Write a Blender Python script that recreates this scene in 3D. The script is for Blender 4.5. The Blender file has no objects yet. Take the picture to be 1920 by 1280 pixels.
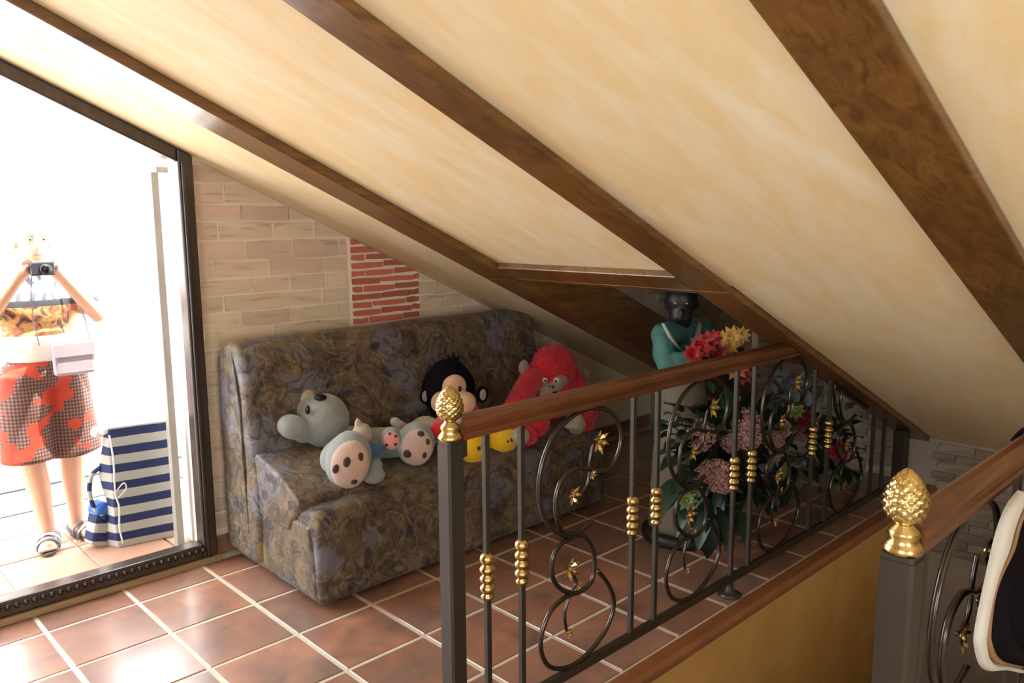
import bpy, bmesh, math, random
from mathutils import Vector, Matrix, Euler, noise as mnoise
import numpy as np
random.seed(7)
C = bpy.context.scene.collection
SC = bpy.context.scene
PI = math.pi
V = Vector

# ------------------------------------------------------------------ camera
F = 1502.0
YAW, PITCH, ROLL = math.radians(43.844), math.radians(8.587), math.radians(-0.42)
EYE = V((0, 0, 1.62))
_fw = V((math.sin(YAW)*math.cos(PITCH), math.cos(YAW)*math.cos(PITCH), -math.sin(PITCH)))
_rt = V((math.cos(YAW), -math.sin(YAW), 0)); _up = _rt.cross(_fw)
_r2 = math.cos(ROLL)*_rt + math.sin(ROLL)*_up
_u2 = -math.sin(ROLL)*_rt + math.cos(ROLL)*_up
cam_data = bpy.data.cameras.new('camera'); cam_data.sensor_width = 36; cam_data.lens = F/1920*36
cam_data.clip_start = 0.05
cam = bpy.data.objects.new('view_camera', cam_data); C.objects.link(cam)
cam.matrix_world = Matrix(((_r2.x, _u2.x, -_fw.x, EYE.x), (_r2.y, _u2.y, -_fw.y, EYE.y), (_r2.z, _u2.z, -_fw.z, EYE.z), (0, 0, 0, 1)))
SC.camera = cam

def at(px, py, Y):
    """photo pixel -> point on the vertical plane at depth Y"""
    r = _r2*((px-960)/F) - _u2*((py-640)/F) + _fw
    return EYE + r*((Y-EYE.y)/r.y)
def size(px, P):
    return px*(V(P)-EYE).dot(_fw)/F

# ------------------------------------------------------------------ world, sun, exposure
W = bpy.data.worlds.new('world'); SC.world = W; W.use_nodes = True
bg = W.node_tree.nodes['Background']
bg.inputs[0].default_value = (0.93, 0.97, 1.0, 1); bg.inputs[1].default_value = 13.0
sun = bpy.data.lights.new('sun', 'SUN'); sun.energy = 28.0; sun.angle = 0.01; sun.color = (1, 0.95, 0.86)
so = bpy.data.objects.new('sun', sun); C.objects.link(so)
sdir = V((0.20, -0.205, 0.96)).normalized()          # towards the sun, high over the roof
so.rotation_euler = sdir.to_track_quat('Z', 'Y').to_euler()
def portal(loc, rot, sx, sy):
    l = bpy.data.lights.new('portal', 'AREA'); l.shape = 'RECTANGLE'; l.size = sx; l.size_y = sy
    l.cycles.is_portal = True
    o = bpy.data.objects.new('portal', l); C.objects.link(o); o.location = loc; o.rotation_euler = rot
portal((0.6, 3.92, 1.2), (-PI/2, 0, 0), 2.1, 2.4)    # door to the terrace
portal((-1.60, -.4, 1.5), (0, -PI/2, 0), 1.2, 1.4)     # unseen window added on the left to let daylight in
portal((-.6, -3.12, 1.45), (PI/2, 0, 0), 1.4, 1.5)      # unseen window added behind the viewer to brighten the back wall
SC.view_settings.view_transform = 'Standard'; SC.view_settings.look = 'None'
SC.view_settings.gamma = 1; SC.view_settings.use_curve_mapping = False
SC.view_settings.exposure = -0.22
SC.cycles.max_bounces = 10; SC.cycles.diffuse_bounces = 6
SC.cycles.use_denoising = True
SC.cycles.sample_clamp_indirect = 8.0

# ------------------------------------------------------------------ materials
def lin(r, g, b):
    f = lambda c: (c/255/12.92) if c/255 <= .04045 else ((c/255+.055)/1.055)**2.4
    return (f(r), f(g), f(b), 1)
class NT:
    def __init__(s, name):
        s.m = bpy.data.materials.new(name); s.m.use_nodes = True
        s.t = s.m.node_tree; s.b = s.t.nodes['Principled BSDF']
    def n(s, typ, **kw):
        nd = s.t.nodes.new(typ)
        for k, v in kw.items(): setattr(nd, k, v)
        return nd
    def l(s, a, b): s.t.links.new(a, b)
    def coord(s, stretch=(1, 1, 1), rot=(0, 0, 0), kind='Object'):
        tc = s.n('ShaderNodeTexCoord'); mp = s.n('ShaderNodeMapping')
        mp.inputs['Scale'].default_value = stretch; mp.inputs['Rotation'].default_value = rot
        s.l(tc.outputs[kind], mp.inputs['Vector']); return mp.outputs['Vector']
    def noise(s, vec, scale, detail=4, rough=.55, dist=0):
        nd = s.n('ShaderNodeTexNoise'); nd.inputs['Scale'].default_value = scale; nd.inputs['Detail'].default_value = detail
        nd.inputs['Roughness'].default_value = rough; nd.inputs['Distortion'].default_value = dist
        s.l(vec, nd.inputs['Vector']); return nd.outputs['Fac']
    def ramp(s, fac, stops, interp='LINEAR'):
        r = s.n('ShaderNodeValToRGB'); r.color_ramp.interpolation = interp
        e = r.color_ramp.elements
        while len(e) < len(stops): e.new(.5)
        for i, (p, c) in enumerate(stops): e[i].position = p; e[i].color = c
        s.l(fac, r.inputs['Fac']); return r.outputs['Color']
    def mix(s, fac, a, b, mode='MIX'):
        m = s.n('ShaderNodeMix', data_type='RGBA', blend_type=mode)
        if isinstance(fac, (int, float)): m.inputs[0].default_value = fac
        else: s.l(fac, m.inputs[0])
        for i, x in ((6, a), (7, b)):
            if isinstance(x, tuple): m.inputs[i].default_value = x
            else: s.l(x, m.inputs[i])
        return m.outputs[2]
    def math(s, op, a, b=0.0, clamp=False):
        m = s.n('ShaderNodeMath', operation=op, use_clamp=clamp)
        for i, x in ((0, a), (1, b)):
            if isinstance(x, (int, float)): m.inputs[i].default_value = x
            else: s.l(x, m.inputs[i])
        return m.outputs[0]
    def bump(s, h, strength=.3, dist=.01):
        bp = s.n('ShaderNodeBump'); bp.inputs['Strength'].default_value = strength; bp.inputs['Distance'].default_value = dist
        s.l(h, bp.inputs['Height']); s.l(bp.outputs['Normal'], s.b.inputs['Normal'])
    def col(s, c):
        if isinstance(c, tuple): s.b.inputs['Base Color'].default_value = c
        else: s.l(c, s.b.inputs['Base Color'])
    def set(s, rough=.5, metal=0, spec=.5, coat=0, sheen=0):
        s.b.inputs['Roughness'].default_value = rough; s.b.inputs['Metallic'].default_value = metal
        s.b.inputs['Specular IOR Level'].default_value = spec; s.b.inputs['Coat Weight'].default_value = coat
        s.b.inputs['Coat Roughness'].default_value = .12; s.b.inputs['Sheen Weight'].default_value = sheen
        return s.m

def simple(name, c1, c2=None, scale=6, rough=.6, metal=0, bump=0, spec=.5, stretch=(1, 1, 1), coat=0, sheen=0, rnd=0, bdist=.004):
    t = NT(name); v = t.coord(stretch)
    nz = t.noise(v, scale)
    if c2 is None: c2 = tuple(x*.8 for x in c1[:3])+(1,)
    col = t.ramp(nz, [(.3, c1), (.7, c2)])
    if rnd:
        oi = t.n('ShaderNodeObjectInfo'); hs = t.n('ShaderNodeHueSaturation')
        val = t.math('ADD', t.math('MULTIPLY', oi.outputs['Random'], rnd), 1-rnd/2)
        t.l(val, hs.inputs['Value']); t.l(col, hs.inputs['Color']); col = hs.outputs['Color']
    t.col(col)
    if bump: t.bump(t.noise(v, scale*4), bump, bdist)
    return t.set(rough, metal, spec, coat, sheen)

def make_plaster(name, a, b, c):
    t = NT(name); v = t.coord((.55, 1.7, .55), (0, 0, .5))
    n1 = t.noise(v, 2.2, 6, .6, .6); n2 = t.noise(t.coord((.8, 2.6, .8), (0, 0, -.35)), 4.5, 5, .6, .4)
    col = t.ramp(n1, [(.30, a), (.52, b), (.72, a)])
    col = t.mix(t.ramp(n2, [(.45, (0, 0, 0, 1)), (.75, (.55, .55, .55, 1))]), col, c)
    t.col(col); t.bump(t.noise(v, 40, 3), .12, .004)
    return t.set(.62, 0, .3)
M = {}
M['ceiling'] = make_plaster('ceiling plaster', (.83, .745, .54, 1), (.79, .62, .35, 1), (.86, .81, .68, 1))
M['ochre'] = make_plaster('ochre plaster', (.58, .36, .12, 1), (.50, .29, .085, 1), (.62, .42, .18, 1))
M['white_wall'] = simple('white render', (.86, .85, .82, 1), (.80, .79, .77, 1), 3, .8)
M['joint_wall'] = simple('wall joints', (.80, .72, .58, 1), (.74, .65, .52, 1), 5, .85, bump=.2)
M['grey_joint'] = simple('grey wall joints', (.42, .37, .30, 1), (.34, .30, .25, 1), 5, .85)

def make_wood(name, dark, mid, light, rough=.33, axis=0, coat=.25):
    t = NT(name); st = [9, 9, 9]; st[axis] = .7
    v = t.coord(tuple(st)); n1 = t.noise(v, 3.0, 6, .65, 1.2)
    n2 = t.noise(t.coord((1.5, 1.5, 1.5)), 2.0, 3)
    col = t.ramp(n1, [(.28, dark), (.5, mid), (.75, light)])
    col = t.mix(t.ramp(n2, [(.4, (0, 0, 0, 1)), (.7, (.6, .6, .6, 1))]), col, dark)
    t.col(col); t.bump(n1, .35, .004)
    return t.set(rough, 0, .5, coat)
M['beam'] = make_wood('stained beam wood', (.075, .032, .010, 1), (.165, .076, .021, 1), (.25, .12, .034, 1), .34)
M['rail_wood'] = make_wood('varnished rail wood', (.050, .016, .006, 1), (.125, .040, .012, 1), (.19, .068, .020, 1), .4, 0, .1)
M['dark_wood'] = make_wood('dark door wood', (.018, .012, .009, 1), (.035, .022, .016, 1), (.06, .04, .03, 1), .3, 2)
M['tan_wood'] = make_wood('tan sill wood', (.22, .14, .07, 1), (.33, .22, .12, 1), (.42, .3, .17, 1), .5)

def make_tile():
    t = NT('terracotta tile'); v = t.coord((1, 1, 1), kind='Object')
    oi = t.n('ShaderNodeObjectInfo')
    off = t.n('ShaderNodeVectorMath', operation='ADD'); sc = t.math('MULTIPLY', oi.outputs['Random'], 37.0)
    t.l(v, off.inputs[0]); t.l(sc, off.inputs[1]); v = off.outputs[0]
    n1 = t.noise(v, 5, 5, .6, .5); n2 = t.noise(v, 2.2, 3)
    col = t.ramp(n1, [(.28, (.135, .080, .062, 1)), (.5, (.28, .130, .082, 1)), (.72, (.39, .185, .108, 1))])
    col = t.mix(t.ramp(n2, [(.42, (0, 0, 0, 1)), (.68, (.6, .6, .6, 1))]), col, (.19, .125, .10, 1))
    hs = t.n('ShaderNodeHueSaturation'); t.l(t.math('ADD', t.math('MULTIPLY', oi.outputs['Random'], .35), .82), hs.inputs['Value'])
    t.l(col, hs.inputs['Color']); t.col(hs.outputs['Color'])
    t.bump(t.noise(v, 9, 3), .10, .01)
    m = t.set(.34, 0, .6, .9); t.b.inputs['Coat Roughness'].default_value = .19; return m
M['tile'] = make_tile()
M['grout'] = simple('grout', (.60, .54, .43, 1), (.48, .43, .35, 1), 8, .7)
M['terrace_tile'] = simple('pale terrace tile', (.50, .29, .20, 1), (.42, .23, .155, 1), 4, .6, rnd=.15)
M['brick_red'] = simple('red brick', (.56, .13, .075, 1), (.46, .15, .08, 1), 9, .85, bump=.3, rnd=.45)
M['mortar'] = simple('white mortar', (.86, .80, .70, 1), (.80, .74, .64, 1), 12, .9, bump=.3)
M['stone_plain'] = simple('plain stone wall', (.70, .58, .43, 1), (.60, .48, .34, 1), 5, .85, bump=.35, rnd=.16, stretch=(.6, 1, 2.5))
def make_stone(name, c1, c2):
    t = NT(name); v = t.coord((.6, 1, 2.5)); oi = t.n('ShaderNodeObjectInfo')
    col = t.ramp(t.noise(v, 5), [(.3, c1), (.7, c2)])
    streak = t.ramp(t.noise(t.coord((1, 1, 9)), 4.2, 5, .65), [(.56, (0, 0, 0, 1)), (.74, (.75, .75, .75, 1))])
    col = t.mix(streak, col, (.26, .17, .11, 1))
    hs = t.n('ShaderNodeHueSaturation'); t.l(t.math('ADD', t.math('MULTIPLY', oi.outputs['Random'], .16), .92), hs.inputs['Value'])
    t.l(col, hs.inputs['Color']); t.col(hs.outputs['Color']); t.bump(t.noise(v, 20), .35, .004)
    return t.set(.85)
M['stone'] = make_stone('beige stone', (.72, .60, .45, 1), (.62, .50, .36, 1))
M['stone_pink'] = make_stone('pinkish stone', (.70, .54, .42, 1), (.60, .45, .35, 1))
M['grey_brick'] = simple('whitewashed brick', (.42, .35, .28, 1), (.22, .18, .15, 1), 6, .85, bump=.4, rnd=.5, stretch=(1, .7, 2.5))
M['brown_metal'] = simple('bronze painted metal', (.034, .026, .018, 1), (.022, .018, .014, 1), 5, .42, .1)
M['iron'] = simple('polished dark iron', (.09, .075, .065, 1), (.06, .05, .045, 1), 5, .22, .85)
M['gold'] = simple('polished brass', (.66, .52, .24, 1), (.48, .35, .13, 1), 30, .24, 1.0)

def make_fabric():
    t = NT('floral sofa fabric'); v = t.coord()
    base = t.ramp(t.noise(v, 9, 5, .65, .8), [(.33, (.040, .028, .017, 1)), (.5, (.100, .070, .040, 1)), (.66, (.16, .115, .060, 1))])
    warp = t.n('ShaderNodeVectorMath', operation='MULTIPLY_ADD')
    nz = t.n('ShaderNodeTexNoise'); nz.inputs['Scale'].default_value = 6; t.l(v, nz.inputs['Vector'])
    t.l(nz.outputs['Color'], warp.inputs[0]); warp.inputs[1].default_value = (.22, .22, .22); t.l(v, warp.inputs[2])
    def blobs(scale, thr, soft):
        vo = t.n('ShaderNodeTexVoronoi'); vo.inputs['Scale'].default_value = scale; t.l(warp.outputs[0], vo.inputs['Vector'])
        return t.ramp(vo.outputs['Distance'], [(thr-soft, (1, 1, 1, 1)), (thr, (0, 0, 0, 1))])
    def contour(scale, dist, wid, off):
        vv = t.n('ShaderNodeVectorMath', operation='ADD'); t.l(v, vv.inputs[0]); vv.inputs[1].default_value = (off, off*.7, off*1.3)
        n_ = t.noise(vv.outputs[0], scale, 2, .5, dist)
        return t.ramp(t.math('ABSOLUTE', t.math('SUBTRACT', n_, .5)), [(0, (1, 1, 1, 1)), (wid, (0, 0, 0, 1))])
    col = t.mix(t.math('MULTIPLY', blobs(3.6, .40, .12), .65), base, (.115, .12, .165, 1))
    col = t.mix(t.math('MULTIPLY', blobs(5.9, .26, .07), .85), col, (.018, .017, .028, 1))
    col = t.mix(t.math('MULTIPLY', blobs(5.1, .24, .1), .6), col, (.20, .135, .035, 1))
    col = t.mix(t.math('MULTIPLY', contour(7, 1.4, .030, 3.0), .42), col, (.26, .22, .19, 1))
    col = t.mix(t.math('MULTIPLY', contour(5, 1.8, .035, 9.0), .75), col, (.015, .014, .022, 1))
    t.col(col); t.bump(t.noise(v, 130, 2), .25, .003)
    return t.set(.55, 0, .4, 0, .08)
M['fabric'] = make_fabric()

def fur(name, c1, c2=None, **k): return simple(name, c1, c2, 14, .9, 0, .5, .2, sheen=.4, bdist=.006, **k)
M['grey_plush'] = fur('grey plush', (.27, .285, .28, 1), (.21, .225, .22, 1))
M['beige_plush'] = fur('beige plush', (.42, .37, .28, 1), (.35, .30, .23, 1))
M['pink_plush'] = fur('pink sole plush', (.48, .34, .28, 1), (.43, .30, .25, 1))
M['hot_pink'] = fur('rose plush', (.60, .26, .24, 1), (.52, .22, .21, 1))
M['brown_pad'] = fur('brown pad', (.05, .032, .026, 1))
M['black_plush'] = simple('black plush', (.006, .005, .007, 1), None, 14, .95, 0, .4, .08)
M['peach_plush'] = fur('peach plush', (.70, .43, .26, 1), (.64, .38, .23, 1))
M['red_plush'] = fur('red plush', (.62, .010, .016, 1), (.50, .008, .02, 1))
M['red_fur'] = fur('red fur', (.68, .022, .04, 1), (.50, .012, .025, 1))
M['yellow_plush'] = fur('yellow plush', (.80, .50, .015, 1), (.72, .42, .012, 1))
M['blue_cloth'] = fur('blue cloth', (.045, .10, .19, 1))
M['grey_face'] = fur('grey face plush', (.36, .27, .23, 1), (.30, .23, .20, 1))
M['black_shiny'] = simple('shiny black plastic', (.008, .008, .009, 1), None, 5, .12)
M['white_shiny'] = simple('white plastic', (.8, .8, .78, 1), None, 5, .25)
M['statue_black'] = simple('black painted wood', (.010, .008, .008, 1), None, 6, .45)
M['turquoise'] = simple('turquoise jacket paint', (.060, .20, .17, 1), (.035, .13, .115, 1), 12, .7, bump=.3)
M['lapel'] = simple('pale lapel', (.45, .45, .38, 1), None, 8, .7)
M['robe'] = simple('beige robe', (.20, .18, .13, 1), (.13, .12, .09, 1), 7, .75, bump=.3)
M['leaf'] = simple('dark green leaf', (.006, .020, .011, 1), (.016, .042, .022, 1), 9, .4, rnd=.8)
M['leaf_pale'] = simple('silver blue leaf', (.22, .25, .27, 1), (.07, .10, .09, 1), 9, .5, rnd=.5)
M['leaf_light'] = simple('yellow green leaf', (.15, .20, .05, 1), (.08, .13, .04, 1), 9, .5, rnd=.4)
M['petal_pink'] = simple('dusty pink petal', (.30, .05, .085, 1), (.66, .50, .44, 1), 60, .6, rnd=.4)
M['petal_red'] = simple('crimson petal', (.24, .007, .011, 1), (.14, .005, .009, 1), 12, .5, rnd=.3)
M['petal_bright'] = simple('bright red petal', (.42, .006, .018, 1), (.30, .005, .014, 1), 12, .5)
M['petal_orange'] = simple('orange petal', (.60, .14, .015, 1), (.52, .20, .02, 1), 12, .5)
M['petal_yellow'] = simple('yellow petal', (.62, .36, .05, 1), (.52, .26, .04, 1), 12, .5)
M['pot'] = simple('dark glazed pot', (.014, .013, .016, 1), None, 6, .2, coat=.4)
M['soil'] = simple('dark soil', (.02, .014, .01, 1), None, 20, .95)
M['skin'] = simple('fair skin', (.62, .38, .27, 1), (.56, .33, .23, 1), 5, .55)  # plain skin tone with faint random mottling
M['hair'] = simple('pale hair', (.66, .60, .52, 1), (.58, .5, .42, 1), 30, .6, stretch=(1, 1, .2))
M['lips'] = simple('lips', (.5, .2, .17, 1), None, 5, .5)
M['grey_strap'] = simple('grey sandal leather', (.16, .17, .20, 1), (.11, .12, .14, 1), 10, .5)
M['sole'] = simple('sandal sole', (.10, .085, .075, 1), None, 10, .7)
M['lavender'] = simple('lavender grey canvas', (.34, .30, .35, 1), (.29, .26, .30, 1), 10, .8, bump=.2)
M['cam_grey'] = simple('grey camera plastic', (.05, .05, .08, 1), None, 8, .4)
M['cloth_black'] = simple('black cloth', (.006, .005, .008, 1), (.010, .007, .011, 1), 14, .95, 0, .3, .05)
M['cloth_white'] = simple('white fleece', (.62, .60, .55, 1), (.54, .52, .48, 1), 16, .9, bump=.5)
M['cloth_tan'] = simple('tan cloth', (.34, .20, .10, 1), (.26, .14, .06, 1), 12, .9)
M['bluegrey'] = simple('blue grey strip', (.05, .075, .10, 1), (.04, .06, .08, 1), 5, .6)
M['line_dark'] = simple('dark gutter', (.04, .04, .045, 1), None, 5, .6)
M['cord'] = simple('white cord', (.72, .72, .72, 1), None, 20, .7)
M['jamb_grey'] = simple('grey door metal', (.34, .32, .30, 1), (.28, .26, .25, 1), 5, .4)
M['glass'] = None

def make_stripes():
    t = NT('blue and white striped canvas'); tc = t.n('ShaderNodeTexCoord'); sp = t.n('ShaderNodeSeparateXYZ')
    t.l(tc.outputs['Object'], sp.inputs[0])
    z = t.math('ADD', sp.outputs['Z'], t.math('MULTIPLY', t.noise(t.coord(), 6, 2), .008))
    fr = t.math('FRACT', t.math('ADD', t.math('DIVIDE', z, .089), .05))
    m = t.math('GREATER_THAN', fr, .52)
    t.col(t.mix(m, (.36, .36, .34, 1), (.010, .020, .085, 1))); t.bump(t.noise(t.coord(), 60, 2), .2, .003)
    return t.set(.8)
M['stripes'] = make_stripes()
M['bright_blue'] = simple('bright blue canvas', (.03, .14, .55, 1), None, 12, .7)

def make_shorts():
    t = NT('brown plaid shorts with orange print'); v = t.coord()
    def band(axis, sc):
        w = t.n('ShaderNodeTexWave'); w.bands_direction = axis; w.inputs['Scale'].default_value = sc; w.inputs['Distortion'].default_value = .4; t.l(v, w.inputs['Vector'])
        return w.outputs['Fac']
    pl = t.math('MULTIPLY', t.math('ADD', band('X', 22), band('Z', 18)), .5)
    base = t.ramp(pl, [(.2, (.06, .022, .020, 1)), (.55, (.12, .055, .048, 1)), (.9, (.22, .13, .11, 1))])
    vo = t.n('ShaderNodeTexNoise'); vo.inputs['Scale'].default_value = 10; vo.inputs['Detail'].default_value = 1; t.l(v, vo.inputs['Vector'])
    m = t.ramp(vo.outputs['Fac'], [(.54, (0, 0, 0, 1)), (.57, (1, 1, 1, 1))])
    t.col(t.mix(m, base, (.42, .040, .016, 1)))
    return t.set(.8)
M['shorts'] = make_shorts()

def make_shirt():
    t = NT('patterned shirt'); v = t.coord(); tc = t.n('ShaderNodeTexCoord'); sp = t.n('ShaderNodeSeparateXYZ'); t.l(tc.outputs['Object'], sp.inputs[0])
    z = sp.outputs['Z']
    wv = t.n('ShaderNodeTexWave'); wv.inputs['Scale'].default_value = 7; wv.inputs['Distortion'].default_value = 6; t.l(v, wv.inputs['Vector'])
    top = t.ramp(wv.outputs['Fac'], [(.3, (.10, .11, .15, 1)), (.5, (.62, .62, .66, 1)), (.8, (.75, .75, .76, 1))])
    low = t.ramp(t.noise(v, 16, 3, .6, 1), [(.36, (.06, .045, .045, 1)), (.45, (.42, .14, .09, 1)), (.55, (.55, .36, .12, 1)), (.65, (.10, .08, .08, 1))])
    col = t.mix(t.ramp(z, [(0, (1, 1, 1, 1)), (1, (1, 1, 1, 1))]), top, top)
    m1 = t.math('LESS_THAN', z, 1.235); m2 = t.math('LESS_THAN', z, 1.09)
    m3 = t.math('LESS_THAN', t.math('ABSOLUTE', t.math('SUBTRACT', z, 1.245)), .015)
    col = t.mix(m1, col, low); col = t.mix(m3, col, (.05, .05, .06, 1)); col = t.mix(m2, col, (.82, .82, .80, 1))
    t.col(col); return t.set(.8)
M['shirt'] = make_shirt()

# ------------------------------------------------------------------ geometry helpers
class MB:
    def __init__(s): s.v = []; s.f = []
    def add(s, vs, fs):
        o = len(s.v); s.v += [tuple(x) for x in vs]; s.f += [tuple(i+o for i in f) for f in fs]; return s
    def box(s, a, b):
        (x0, y0, z0), (x1, y1, z1) = a, b
        return s.add([(x0, y0, z0), (x1, y0, z0), (x1, y1, z0), (x0, y1, z0), (x0, y0, z1), (x1, y0, z1), (x1, y1, z1), (x0, y1, z1)],
                     [(0, 3, 2, 1), (4, 5, 6, 7), (0, 1, 5, 4), (1, 2, 6, 5), (2, 3, 7, 6), (3, 0, 4, 7)])
    def prism(s, poly, d0, d1, axis):
        """poly: 2-D points; extruded along axis (0 x: (y,z), 1 y: (x,z), 2 z: (x,y))"""
        n = len(poly)
        def p(q, d): return (d, q[0], q[1]) if axis == 0 else ((q[0], d, q[1]) if axis == 1 else (q[0], q[1], d))
        vs = [p(q, d0) for q in poly]+[p(q, d1) for q in poly]
        fs = [tuple(range(n)), tuple(range(2*n-1, n-1, -1))]+[(i, n+i, n+(i+1) % n, (i+1) % n) for i in range(n)]
        return s.add(vs, fs)
    def tube(s, pts, rad, seg=8, closed=False, flat=1.0):
        pts = [V(p) for p in pts]; n = len(pts)
        rads = rad if isinstance(rad, (list, tuple)) else [rad]*n
        vs = []; prev = None
        for i, p in enumerate(pts):
            a = pts[(i-1) % n] if (closed or i > 0) else p; b = pts[(i+1) % n] if (closed or i < n-1) else p
            t = (b-a).normalized()
            u = prev - t*prev.dot(t) if prev is not None else (V((0, 0, 1)).cross(t) if abs(t.z) < .9 else V((1, 0, 0)).cross(t))
            if u.length < 1e-6: u = V((0, 1, 0)).cross(t)
            u.normalize(); prev = u; w = t.cross(u)
            for k in range(seg):
                an = 2*PI*k/seg; vs.append(p+(u*math.cos(an)+w*math.sin(an)*flat)*rads[i])
        fs = []; m = n if closed else n-1
        for i in range(m):
            for k in range(seg):
                j = (i+1) % n; k2 = (k+1) % seg
                fs.append((i*seg+k, i*seg+k2, j*seg+k2, j*seg+k))
        if not closed: fs += [tuple(range(seg-1, -1, -1)), tuple(range((n-1)*seg, n*seg))]
        return s.add(vs, fs)
    def lathe(s, prof, c=(0, 0, 0), seg=20, fn=None):
        vs = []; n = len(prof)
        for r, z in prof:
            for k in range(seg):
                a = 2*PI*k/seg; rr = r*(fn(a, z) if fn else 1); vs.append((c[0]+rr*math.cos(a), c[1]+rr*math.sin(a), c[2]+z))
        fs = []
        for i in range(n-1):
            for k in range(seg):
                k2 = (k+1) % seg; fs.append((i*seg+k, i*seg+k2, (i+1)*seg+k2, (i+1)*seg+k))
        fs += [tuple(range(seg-1, -1, -1)), tuple(range((n-1)*seg, n*seg))]
        return s.add(vs, fs)
    def ell(s, c, r, rot=None, nu=20, nv=12):
        R = Euler(rot).to_matrix() if rot is not None else Matrix.Identity(3)
        if isinstance(r, (int, float)): r = (r, r, r)
        vs = [V(c)+R @ V((0, 0, r[2]))]
        for i in range(1, nv):
            th = PI*i/nv
            for k in range(nu):
                a = 2*PI*k/nu; vs.append(V(c)+R @ V((r[0]*math.sin(th)*math.cos(a), r[1]*math.sin(th)*math.sin(a), r[2]*math.cos(th))))
        vs.append(V(c)-R @ V((0, 0, r[2])))
        fs = [(0, 1+k, 1+(k+1) % nu) for k in range(nu)]
        for i in range(nv-2):
            for k in range(nu):
                k2 = (k+1) % nu; a = 1+i*nu; fs.append((a+k, a+nu+k, a+nu+k2, a+k2))
        a = 1+(nv-2)*nu; fs += [(a+k, len(vs)-1, a+(k+1) % nu) for k in range(nu)]
        return s.add(vs, fs)
    def cap(s, a, b, ra, rb, n=14):
        """tapered capsule"""
        a = V(a); b = V(b); d = b-a; L = d.length
        q = d.to_track_quat('Z', 'Y'); prof = []
        for i in range(7):
            t = PI/2*i/6; prof.append((max(ra*math.sin(t), 1e-4), -ra*math.cos(t)))
        for i in range(7):
            t = PI/2*i/6; prof.append((max(rb*math.cos(t), 1e-4), L+rb*math.sin(t)))
        m = MB().lathe(prof, (0, 0, 0), n)
        return s.add([a+q @ V(p) for p in m.v], m.f)
    def mesh(s, name):
        me = bpy.data.meshes.new(name); me.from_pydata(s.v, [], s.f)
        bm = bmesh.new(); bm.from_mesh(me); bmesh.ops.recalc_face_normals(bm, faces=bm.faces); bm.to_mesh(me); bm.free()
        return me
    def build(s, name, mat, parent=None, smooth=False, bevel=0, seg=2):
        return link(name, s.mesh(name), mat, parent, smooth, bevel, seg)
def link(name, me, mat, parent=None, smooth=False, bevel=0, seg=2):
    o = bpy.data.objects.new(name, me); C.objects.link(o)
    if mat and not me.materials: me.materials.append(M[mat] if isinstance(mat, str) else mat)
    if smooth:
        me.polygons.foreach_set('use_smooth', [True]*len(me.polygons))
    if bevel:
        b = o.modifiers.new('bevel', 'BEVEL'); b.width = bevel; b.segments = seg; b.limit_method = 'ANGLE'; b.angle_limit = .6
    if parent is not None: put(o, parent)
    return o
def put(o, parent):
    """parent a mesh built in world coordinates under a thing, keeping it where it is"""
    o.parent = parent; o.matrix_parent_inverse = wm(parent).inverted()
def wm(o):
    m = o.matrix_basis.copy()
    if o.parent: m = wm(o.parent) @ o.matrix_parent_inverse @ m
    return m
def tag(o, label, cat, group=None):
    o['label'] = label; o['category'] = cat
    if group: o['group'] = group
    return o
def thing(name, label, cat, loc, group=None):
    o = bpy.data.objects.new(name, None); C.objects.link(o); o.location = loc; o.empty_display_size = .1
    return tag(o, label, cat, group)
def struct(o, label=None):
    o['kind'] = 'structure'
    if label: o['label'] = label
    return o
def blob(mb, voxel, smooth=4, disp=0, dscale=8):
    """union of overlapping solids as one continuous skin"""
    me = mb.mesh('tmp'); o = bpy.data.objects.new('tmp', me); C.objects.link(o)
    r = o.modifiers.new('r', 'REMESH'); r.mode = 'VOXEL'; r.voxel_size = voxel
    if smooth:
        sm = o.modifiers.new('s', 'SMOOTH'); sm.iterations = smooth; sm.factor = .5
    dg = bpy.context.evaluated_depsgraph_get()
    out = bpy.data.meshes.new_from_object(o.evaluated_get(dg)); bpy.data.objects.remove(o); bpy.data.meshes.remove(me)
    if disp:
        for v in out.vertices: v.co += v.normal*disp*mnoise.noise(v.co*dscale)
    return out
def fuzz(me, n, length, width, seed=1):
    """short tufts standing on a plush skin, added to the same mesh"""
    rg = random.Random(seed); polys = me.polygons; vs = [v.co.copy() for v in me.vertices]; fs = [tuple(p.vertices) for p in polys]
    ar = np.array([p.area for p in polys]); cs = np.cumsum(ar)/ar.sum()
    for i in range(n):
        p = polys[min(int(np.searchsorted(cs, rg.random())), len(polys)-1)]
        c = p.center+V((rg.uniform(-1, 1), rg.uniform(-1, 1), rg.uniform(-1, 1)))*math.sqrt(p.area)*.4
        d = (p.normal+V((rg.uniform(-.6, .6), rg.uniform(-.6, .6), rg.uniform(-.9, .3)))).normalized()
        u = d.orthogonal().normalized(); u.rotate(Matrix.Rotation(rg.uniform(0, 2*PI), 3, d)); w = d.cross(u)
        L = length*rg.uniform(.5, 1.1); o = len(vs); b = c-p.normal*.004
        vs += [b+u*width, b-u*width*.5+w*width*.8, b-u*width*.5-w*width*.8, b+d*(L+.004)]
        fs += [(o, o+1, o+3), (o+1, o+2, o+3), (o+2, o, o+3)]
    m2 = bpy.data.meshes.new(me.name); m2.from_pydata([tuple(v) for v in vs], [], fs); return m2
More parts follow.
